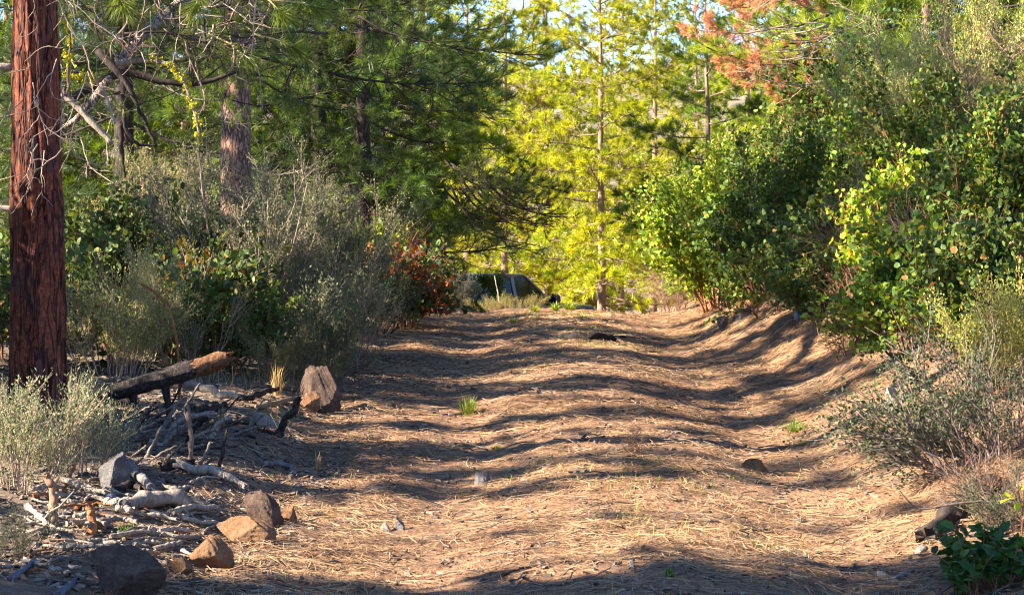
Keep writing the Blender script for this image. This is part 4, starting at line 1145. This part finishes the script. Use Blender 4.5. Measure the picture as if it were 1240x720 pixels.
# ------------------------------------------------------------------ logs, branches and sticks
def charred_log():
    d = 15.0
    a, b, c = at(88, 484, d - .1), at(182, 463, d), at(268, 436, d + .1)
    root = thing('charred_log', 'thick charred log propped up with an orange broken end', 'log', Vector((a.x, a.y, G(a.x, a.y))))
    P = smooth_path([a, b, c], 16) - np.array(root.location[:])
    rng = np.random.default_rng(4)
    rad = np.linspace(.066, .058, 16) * (1 + .05 * rng.normal(0, 1, 16))
    mb = MB(); bark_tube(mb, P[:13], rad[:13], 26, 70, .26, (6, 14), 3); mb.obj('burnt_trunk', [M['charred']], root)
    mb = MB(); Q = P[11:].copy(); bark_tube(mb, np.vstack([Q, Q[-1] + (Q[-1] - Q[-2]) * .8]), [.050, .056, .057, .056, .054, .040], 22, 30, .30, (7, 14), 5, 0, .6, .6)
    mb.obj('broken_end', [M['broken_wood']], root, color=(1, 1, 1))
    # roots and stub that hold it off the ground
    for t_, L_ in ((2, .12), (6, .22), (9, .24)):
        q = P[t_]; bot = np.array([q[0] + .05, q[1] - .02, G(root.location.x + q[0], root.location.y + q[1]) - root.location.z - .05])
        mb = MB(); add_tube(mb, smooth_path([q, (q + bot) / 2 + rng.normal(0, .02, 3), bot], 7), np.linspace(.03, .018, 7), 8, 0, .5, True, True, .12); mb.obj('stub', [M['charred']], root)
charred_log()

stick('pale weathered log lying beneath the charred one', [(186, 478), (225, 484), (268, 495), (292, 500)], 7.5, 'dead_wood', None, True, 1, 'log', 'log', taper=(1, .5), color=(1.1, 1.05, 1.0), lift=.10)
stick('black log stub lying under the pale weathered log', [(230, 509), (250, 505), (271, 500)], 6.5, 'charred', None, True, 2, 'log', 'log', taper=(1, .9), lift=.05)
stick('black snag standing bent beside the split boulder', [(337, 528), (345, 508), (357, 494), (363, 482)], 5, 'charred', None, False, 3, 'snag', 'snag', taper=(1.1, .7))
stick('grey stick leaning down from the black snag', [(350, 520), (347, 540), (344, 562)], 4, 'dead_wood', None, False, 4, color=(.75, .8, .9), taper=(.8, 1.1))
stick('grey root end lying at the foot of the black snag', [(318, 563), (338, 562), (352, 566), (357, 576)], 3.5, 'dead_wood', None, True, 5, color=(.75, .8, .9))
stick('thick white weathered log with a dark broken end', [(150, 618), (180, 612), (212, 612), (228, 618)], 9.5, 'dead_wood', None, True, 6, 'log', 'log', taper=(.7, 1.05), color=(1.25, 1.2, 1.12), lift=.02)
stick('long white branch ending at the peaked rock', [(214, 568), (240, 574), (264, 580), (298, 598)], 6, 'dead_wood', None, True, 7, 'fallen_branch', 'branch', taper=(1, .6), color=(1.25, 1.2, 1.12), lift=.03)
stick('curved white branch behind the brown stump stub', [(74, 594), (92, 601), (108, 609), (127, 610)], 3.8, 'dead_wood', None, True, 8, 'fallen_branch', 'branch', color=(1.25, 1.2, 1.12), lift=.06)
stick('upright brown stub rising from the white wood litter', [(68, 642), (65, 615), (62, 592), (57, 574)], 5, 'twig', None, False, 9, 'stub', 'stub', color=(2.2, 1.8, 1.5), taper=(1.1, .75))
stick('dark leaning stub behind the upright brown one', [(74, 596), (82, 580), (90, 562)], 4, 'twig', None, False, 10, 'stub', 'stub', color=(1.4, 1.1, 1))
stick('short orange stub with peeled bark', [(110, 648), (112, 630), (107, 612)], 5.5, 'orange_wood', None, False, 11, 'stub', 'stub', taper=(1.1, .8))
stick('white forked branch under the brown stub', [(33, 622), (45, 633), (58, 643), (68, 650)], 4, 'dead_wood', None, True, 12, 'fallen_branch', 'branch', color=(1.25, 1.2, 1.12), forks=1, lift=.03)
stick('flat white slab of wood beyond the flat dark rock', [(117, 657), (140, 662), (160, 663), (176, 668)], 5, 'dead_wood', None, True, 13, 'fallen_branch', 'branch', color=(1.25, 1.2, 1.12))
stick('white stick pointing at the orange tan rock', [(186, 671), (202, 667), (219, 662)], 3.5, 'dead_wood', None, True, 14, color=(1.25, 1.2, 1.12), lift=.02)
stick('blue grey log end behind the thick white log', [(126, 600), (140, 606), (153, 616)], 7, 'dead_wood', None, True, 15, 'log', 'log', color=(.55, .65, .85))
stick('grey log crossing behind the boulder and the white log', [(156, 572), (168, 586), (184, 602)], 6, 'dead_wood', None, True, 16, 'log', 'log', color=(.9, .95, 1.05), lift=.04)
stick('black curved log lying beside the blue grey boulder', [(142, 596), (158, 586), (172, 592)], 6, 'charred', None, True, 17, 'log', 'log')
stick('short dark log in the shade behind the long white branch', [(196, 566), (214, 562), (232, 566)], 7, 'charred', None, True, 18, 'log', 'log')
stick('dead branch stub standing up through the tangle, forked at its foot', [(230, 556), (232, 530), (228, 508), (229, 494)], 3.4, 'twig', None, False, 19, 'dead_branch', 'branch', color=(1.7, 1.6, 1.5), forks=2)
stick('bent dead branch arching over the tangle of wood', [(200, 535), (212, 512), (232, 502), (258, 500)], 3.6, 'dead_wood', None, False, 20, 'dead_branch', 'branch', color=(.7, .7, .75), forks=2)
stick('dark branch slanting down at the track side of the tangle', [(262, 576), (268, 556), (272, 536), (275, 520)], 2.5, 'charred', None, False, 21, 'dead_branch', 'branch')
stick('grey branch slanting through the middle of the tangle', [(236, 536), (250, 552), (262, 572)], 3.6, 'dead_wood', 14.2, False, 22, 'dead_branch', 'branch', color=(.8, .85, .95), forks=1)
stick('tall thin curved stem rising before the dark twiggy bush', [(216, 506), (217, 460), (214, 400), (200, 360), (172, 344)], 1.8, 'orange_wood', 15.6, False, 23, 'dry_stalk', 'stalk', taper=(1, .8))
stick('thick stub leaning out of the sagebrush toward the tangle', [(152, 524), (160, 508), (167, 494)], 5, 'dead_wood', None, False, 24, 'stub', 'stub', color=(1.0, .9, .8))
stick('dark log lying beyond the pile near the split boulder', [(288, 490), (310, 486), (336, 478)], 4.5, 'charred', None, True, 25, 'log', 'log', taper=(1, .6), lift=.04)
stick('tan stick lying on the ground before the split boulder', [(312, 498), (350, 489), (384, 482)], 2.6, 'dead_wood', None, True, 26, color=(1.0, .85, .6), lift=.03)
stick('big dark fallen log sticking out of the bank into the track', [(1120, 652), (1142, 634), (1168, 612), (1205, 588)], 13, 'bark_dark', None, True, 27, 'log', 'log', taper=(1.0, .95), k=14)
stick('white split stick lying at the edge of the bottom corner plant', [(1078, 703), (1092, 698), (1106, 690)], 3.6, 'dead_wood', None, True, 28, color=(1.2, 1.2, 1.25))
stick('black log lying across the track near the crest', [(676, 409), (700, 409), (720, 410), (741, 411)], 5.6, 'charred', None, True, 29, 'log', 'log', taper=(.75, 1.05), k=12, lift=.01)
stick('thin dark branch trailing from the black log across the track', [(742, 408), (765, 409), (800, 412)], 1.8, 'charred', None, True, 30, 'fallen_branch', 'branch', taper=(1, .4))
stick('crooked dark twig on the track near the bottom of the picture', [(606, 697), (620, 692), (636, 687), (650, 686)], 2.0, 'charred', None, True, 31, 'twig', 'twig')
stick('long grey stick reaching from the bank over the pine needles', [(1092, 546), (1110, 536), (1128, 530), (1146, 522)], 1.8, 'dead_wood', None, True, 32, lift=.02, color=(1.2, 1.15, 1.1), forks=1)
stick('grey stick lying by the pale broken stone', [(1086, 508), (1112, 508), (1132, 504)], 1.8, 'dead_wood', None, True, 33, lift=.02, color=(1.1, 1.05, 1.0), forks=1)
stick('dark forked twig reaching out over the fallen log', [(1188, 606), (1150, 610), (1112, 618), (1098, 606), (1090, 594)], 1.4, 'twig', 11.3, False, 34, 'twig', 'twig', forks=3)
stick('thin pale stalk standing in front of the parked car', [(605, 366), (602, 350), (599, 334)], .8, 'dead_wood', 30.2, False, 35, 'dry_stalk', 'stalk', color=(1.4, 1.3, 1.1))
stick('pale trunk segment lying under the bank shrubs', [(1078, 430), (1096, 452), (1118, 470), (1150, 488)], 5, 'dead_wood', None, True, 36, 'log', 'log', color=(1.1, 1.0, .95))
stick('blue shaded stick end in the bottom corner by the flat rock', [(70, 722), (82, 712), (92, 704)], 5, 'dead_wood', None, True, 37, color=(.6, .7, .95))  # blue of the shade is put into the wood colour
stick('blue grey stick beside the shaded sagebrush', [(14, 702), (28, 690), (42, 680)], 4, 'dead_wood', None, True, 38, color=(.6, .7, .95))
rs = np.random.default_rng(123)
for i in range(150):      # the tangle under the charred log
    x, y = rs.uniform(140, 300), rs.uniform(492, 572)
    if x > 250 and y > 540: continue
    L_ = rs.uniform(18, 60); a = rs.uniform(-1.2, 1.2)
    p1 = (x + math.cos(a) * L_ * .5, y - math.sin(a) * L_ * .45); p2 = (x + math.cos(a) * L_, y - math.sin(a) * L_ * .8 + rs.uniform(-6, 6))
    mt = ('dead_wood', 'twig', 'charred', 'dead_wood')[rs.integers(4)]; fk = int(rs.integers(0, 3)); rp = rs.uniform(1.2, 3.4)
    where = 'under the charred log' if y < 520 and x < 240 else 'below the orange log end' if y < 520 else 'behind the long white branch' if x > 205 else 'beside the blue grey boulder'
    stick(f"{'thick' if rp > 2.3 else 'thin'} {'forked ' if fk else ''}{dict(dead_wood='grey', twig='brown', charred='blackened')[mt]} stick {'standing up' if abs(a) > .7 else 'lying'} in the tangle {where}", [(x, y), p1, p2], rp, mt, None, False, 100 + i, color=(np.array((.9, .88, .86)) * rs.uniform(.5, 1.2)),
          group='sticks in the dead wood tangle', forks=fk)
for i in range(100):      # bleached bits below
    x, y = rs.uniform(25, 250), rs.uniform(598, 705)
    L_ = rs.uniform(10, 36); a = rs.uniform(-.6, .6)
    rp = rs.uniform(1.2, 3.4); mt = ('dead_wood', 'dead_wood', 'orange_wood')[rs.integers(3)]
    where = 'near the thick white log' if y < 630 and x > 120 else 'round the upright stubs' if y < 660 and x <= 120 else 'beside the orange tan rock' if x > 170 else 'beyond the flat dark rock'
    stick(f"{'thick' if rp > 2.3 else 'thin'} {'long' if L_ > 24 else 'short'} {'orange' if mt == 'orange_wood' else 'bleached'} stick in the wood litter {where}", [(x, y), (x + math.cos(a) * L_ * .5, y + math.sin(a) * L_ * .4), (x + math.cos(a) * L_, y + math.sin(a) * L_ * .5)], rp, mt, None, True, 200 + i,
          color=np.array((1.3, 1.25, 1.15)) * rs.uniform(.6, 1.1), group='sticks in the pale wood litter', lift=rs.uniform(0, .03), k=6)

for i in range(46):
    x, y = rs.uniform(28, 245), rs.uniform(585, 690)
    L_ = rs.uniform(20, 58); a = rs.uniform(-.5, .5); rp = rs.uniform(1.8, 4.2)
    where = 'behind the thick white log' if y < 618 and x > 120 else 'at the foot of the silvery sagebrush' if y < 640 and x <= 120 else 'before the orange tan rock' if x > 150 else 'by the upright brown stub'
    stick(f"{'stout' if rp > 3 else 'slender'} {'curved ' if abs(a) > .25 else ''}pale {'grey' if i % 3 == 0 else 'white'} branch piece {where}", [(x, y), (x + math.cos(a) * L_ * .5, y + math.sin(a) * L_ * .4 + rs.uniform(-4, 4)), (x + math.cos(a) * L_, y + math.sin(a) * L_ * .5)], rp, 'dead_wood', None, True, 400 + i,
          color=np.array((1.3, 1.22, 1.1)) * (.7 if i % 3 == 0 else 1.0), group='pale branch pieces on the wood litter', lift=rs.uniform(.01, .05), taper=(1, rs.uniform(.3, .9)), forks=int(rs.integers(0, 2)))

# ------------------------------------------------------------------ grass tufts and small plants on the track
def tuft(label, px, py, h_px, w_px, n, color, mat='grass', seed=0, name='grass_tuft', wd=.006):
    p = ground_at(px, py); k = p.y / FPX
    rng = np.random.default_rng(seed)
    h, w = h_px * k, w_px * k
    mb = MB()
    a = rng.uniform(0, 6.283, n); b = np.stack([np.cos(a), np.sin(a), 0 * a], 1)
    out = rng.uniform(.05, 1, n)[:, None]; hh = h * rng.uniform(.45, 1, n)[:, None]
    base = b * w * .12 * rng.uniform(0, 1, (n, 1)) + np.array([0, 0, -.01])
    S = np.stack([-np.sin(a), np.cos(a), 0 * a], 1) * wd * .5
    mid = base + b * w * .22 * out + np.array([0, 0, 1]) * hh * .65
    tip = base + b * w * .5 * out + np.array([0, 0, 1]) * hh * (1.1 - .5 * out)
    V = np.stack([base - S, base + S, mid + S * .8, mid - S * .8, tip], 1); i = np.arange(n)[:, None] * 5
    t = rng.uniform(0, 1, n); bs = mb.n
    mb.add(V, i + np.array([[0, 1, 2, 3]]), 0, t); mb.F.append((bs + i + np.array([[3, 2, 4]]), 0, t, False))
    return tag(mb.obj(name, [M[mat]], None, p, color), label, 'grass')
tuft('olive grass tuft standing in the shaded wheel rut', 567, 503, 30, 62, 130, (1.4, 1.25, .8), seed=1)
tuft('pale green spiky grass tuft at the foot of the bank', 962, 522, 20, 62, 90, (1.7, 1.7, 1.0), seed=2)
tuft('flat yellow green grass patch below the spiky tuft', 976, 538, 8, 50, 60, (2.0, 1.9, .5), seed=3)
tuft('small green tuft at the bottom edge of the track', 811, 698, 16, 28, 70, (.9, 1.1, .5), seed=4)
tuft('tiny yellow green plant on the hump of the track', 600, 543, 8, 34, 50, (2.2, 2.2, .5), seed=5)
tuft('green grass tuft at the crest in front of the car', 672, 376, 14, 26, 60, (2.2, 2.2, .9), seed=6, wd=.012)
tuft('yellow grass tuft at the crest beside the pale bush', 648, 378, 12, 30, 60, (2.4, 2.0, .8), seed=7, wd=.012)
tuft('yellow green grass tuft hiding the hood of the parked car', 690, 374, 13, 44, 90, (2.2, 2.0, .7), seed=16, wd=.012)
tuft('dry grass tuft before the pale bush at the crest', 622, 392, 10, 26, 50, (2.0, 1.9, .9), seed=8, wd=.010)
tuft('low green tuft beside the short orange stub', 150, 650, 26, 40, 60, (1.0, 1.2, .7), seed=9)
tuft('dry straw tuft at the foot of the split boulder', 268, 518, 30, 36, 60, (1, 1, 1), 'straw', 10)
tuft('dry straw stalks before the dark grey green bush', 335, 478, 46, 40, 46, (1.2, 1.1, .9), 'straw', 11)
tuft('thin dry stalks beside the black snag', 384, 570, 34, 22, 14, (.9, .8, .7), 'straw', 12)
tuft('dry straw on the sunlit top of the bank', 1090, 400, 26, 60, 70, (1.4, 1.2, .8), 'straw', 13)
tuft('green spiky tuft left of the sunlit bank bush', 1060, 470, 12, 24, 40, (1.0, 1.3, .6), seed=14)
tuft('dry straw tuft beyond the black log on the track', 722, 392, 7, 24, 40, (1.4, 1.2, .8), 'straw', 15)
tuft('dry yellow tuft at the base of the bright leafy bush', 900, 372, 18, 50, 70, (1.5, 1.25, .8), 'straw', 16)
shrub('dry_plant', 'small leafless dry plant on the hump of the track', 772, 15.0, .20, .20, 'bare', 6, (.7, .7, .6), (1.2, 1, .9), 90, base=ground_at(772, 549))

def cone(label, px, py):
    p = ground_at(px, py); rng = np.random.default_rng(int(px)); root = thing('pine_cone', label, 'pine cone', p)
    mb = MB(); add_tube(mb, [(-.045, 0, .035), (-.02, 0, .037), (.02, 0, .037), (.05, 0, .035)], [.014, .022, .020, .006], 8, 0); mb.obj('core', [M['bark_dark']], root)
    n = 70; u = rng.uniform(0, 1, n); a = np.arange(n) * 2.4
    Pn = np.stack([-.045 + .09 * u, np.cos(a) * .02 * np.sin(.4 + 2.4 * u), .036 + np.sin(a) * .02 * np.sin(.4 + 2.4 * u)], 1); Dn = np.stack([.5 + 0 * u, np.cos(a), np.sin(a)], 1)
    mb = MB(); leaves(mb, Pn, Dn, .026, .022, rng, up=0, cup=.3); mb.obj('scales', [M['litter']], root)
cone('dark open pine cone lying on the bank before the pale broken stone', 1066, 509)

# ------------------------------------------------------------------ litter nobody could count
def litter():
    rng = np.random.default_rng(9)
    n = 230000
    d = 9.2 * (28.5 / 9.2) ** rng.uniform(0, 1, n)
    x = rng.uniform(-1.7, 3.6, n)
    keep = rng.uniform(0, 1, n) < (1 - .68 * np.exp(-((x + .38) / .26) ** 2) - .6 * np.exp(-((x - 1.62) / .3) ** 2)) * np.clip(.55 + 1.1 * fbm(x * 1.3, d * 1.3, 91, 3), .12, 1) * np.where(x < -1.3, .5, 1)
    x, d = x[keep], d[keep]; n = len(x)
    a = rng.normal(.15, .9, n); L = rng.uniform(.04, .14, n) * .5
    cx, cy = np.cos(a), np.sin(a)
    w = rng.uniform(.0008, .0017, n) * np.maximum(1, d / 13)
    P0 = np.stack([x - cx * L, d - cy * L], 1); P1 = np.stack([x + cx * L, d + cy * L], 1)
    h = .004 + .020 * rng.uniform(0, 1, n) ** 2
    z0 = gz(P0[:, 0], P0[:, 1]) + h + rng.uniform(0, .012, n); z1 = gz(P1[:, 0], P1[:, 1]) + h + rng.uniform(0, .012, n); zm = gz(x, d) + h + .004
    S = np.stack([-cy, cx, 0 * cx], 1) * w[:, None]; S[:, 2] = w * rng.uniform(-.6, .6, n)
    A = np.column_stack([P0, z0]); Bm = np.column_stack([x, d, zm]); C = np.column_stack([P1, z1])
    V = np.stack([A - S, A + S, Bm - S, Bm + S, C - S, C + S], 1); i = np.arange(n)[:, None] * 6
    t = np.clip(rng.beta(1.7, 1.6, n) + .45 * fbm(x * 1.2, d * 1.0, 95, 3) + .06, 0, 1)
    mb = MB(); mb.add(V, i + np.array([[0, 2, 3, 1]]), 0, t); mb.F.append((i + np.array([[2, 4, 5, 3]]), 0, t, False))
    o = mb.obj('pine_needle_litter', [M['litter']]); tag(o, 'fallen brown and straw coloured pine needles strewn over the track', 'litter', kind='stuff')
    # bark chips and crumbs of wood, thicker on the left
    n = 26000
    d = 9.2 * (22 / 9.2) ** rng.uniform(0, 1, n); x = np.where(rng.uniform(0, 1, n) < .75, rng.uniform(-4.2, -1.0, n), rng.uniform(-1.2, 3.4, n))
    a = rng.uniform(0, 6.28, n); L = rng.uniform(.01, .05, n); W = L * rng.uniform(.15, .5, n); H = W * rng.uniform(.2, .6, n)
    z = gz(x, d); cx, cy = np.cos(a), np.sin(a); p = rng.normal(0, .25, n)
    c = np.column_stack([x, d, z + H * .5 + .003])
    u = np.column_stack([cx, cy, p]) * L[:, None] * .5; v = np.column_stack([-cy, cx, rng.normal(0, .3, n)]) * W[:, None] * .5; e = np.column_stack([0 * x, 0 * x, H * .5])
    V = np.stack([c + sx * u * (.8 if sz > 0 else 1) + sy * v * (.7 if sz > 0 else 1) + sz * e for sz in (-1, 1) for sx, sy in ((-1, -1), (1, -1), (1, 1), (-1, 1))], 1)
    i = np.arange(n)[:, None] * 8
    mb = MB(); t = rng.beta(.8, 1.2, n)
    for q in ((4, 5, 6, 7), (0, 1, 5, 4), (1, 2, 6, 5), (2, 3, 7, 6), (3, 0, 4, 7)):
        if q == (4, 5, 6, 7): mb.add(V, i + np.array([q]), 0, t)
        else: mb.F.append((i + np.array([q]), 0, t, False))
    tag(mb.obj('bark_litter', [M['chips']]), 'chips of bark and grey wood scattered over the ground', 'litter', kind='stuff')
    # fine twigs
    mb = MB(); n = 2200
    for q in range(n):
        y = 9.3 * (24 / 9.3) ** rng.uniform(); xx = rng.uniform(-4.2, -1.1) if q % 3 else rng.uniform(-1.2, 3.6)
        aa = rng.uniform(0, 6.28); P = wander((xx, y, 0), (math.cos(aa), math.sin(aa), 0), rng.uniform(.06, .3), 3, .12, rng)
        P[:, 2] = gz(P[:, 0], P[:, 1]) + .006 + rng.uniform(0, .02, 4)
        add_tube(mb, P, rng.uniform(.0018, .005), 4, 0, rng.uniform(0, 1), cap=False)
    tag(mb.obj('twig_litter', [M['dead_wood']], color=(.75, .68, .6)), 'fine broken twigs scattered over the ground', 'litter', kind='stuff')
    # thin green grass coming up on the hump
    n = 5200
    d = rng.uniform(11, 27.5, n); x = rng.normal(.75, .55, n); ok = fbm(x * 1.2, d * .8, 66, 3) > .16; x, d = x[ok], d[ok]; n = len(x)
    a = rng.uniform(0, 6.28, n); h = rng.uniform(.02, .06, n); b = np.stack([np.cos(a), np.sin(a)], 1)
    P = np.column_stack([x, d, gz(x, d)]); S = np.column_stack([-b[:, 1], b[:, 0], 0 * x]) * (.0022 * np.maximum(1, d / 13))[:, None]
    mb2 = MB(); mb2.add(np.stack([P - S, P + S, P + np.column_stack([b * (h * .6)[:, None], h])], 1), np.arange(n)[:, None] * 3 + np.array([[0, 1, 2]]), 0, rng.uniform(0, 1, n))
    tag(mb2.obj('track_grass', [M['grass']], color=(2.0, 1.8, .8)), 'sparse short grass on the hump of the track', 'grass', kind='stuff')
    # dry grass and low growth on the slopes beyond and beside the track
    n = 26000
    d = rng.uniform(15, 48, n); x = np.where(rng.uniform(0, 1, n) < .5, -1.5 - rng.uniform(0, 1, n) ** 1.3 * d * .2, 2.7 + rng.uniform(0, 1, n) ** 1.3 * d * .2)
    ok = fbm(x * .9, d * .9, 55, 3) > -.05; x, d = x[ok], d[ok]
    far = rng.uniform(0, 1, 9000); x = np.concatenate([x, rng.uniform(-4, 5, 9000)]); d = np.concatenate([d, 33 + 30 * far]); n = len(x)
    a = rng.uniform(0, 6.28, n); h = rng.uniform(.06, .22, n); b = np.stack([np.cos(a), np.sin(a)], 1)
    P = np.column_stack([x, d, gz(x, d) - .01]); S = np.column_stack([-b[:, 1], b[:, 0], 0 * x]) * (.003 * np.maximum(1, d / 18))[:, None]
    T = P + np.column_stack([b * (h * rng.uniform(.1, .8, n))[:, None], h])
    V = np.stack([P - S, P + S, T], 1)
    mb = MB(); mb.add(V, np.arange(n)[:, None] * 3 + np.array([[0, 1, 2]]), 0, rng.uniform(0, 1, n))
    tag(mb.obj('dry_grass', [M['straw']], color=(.9, .9, .7)), 'sparse dry grass under the bushes', 'grass', kind='stuff')
litter()
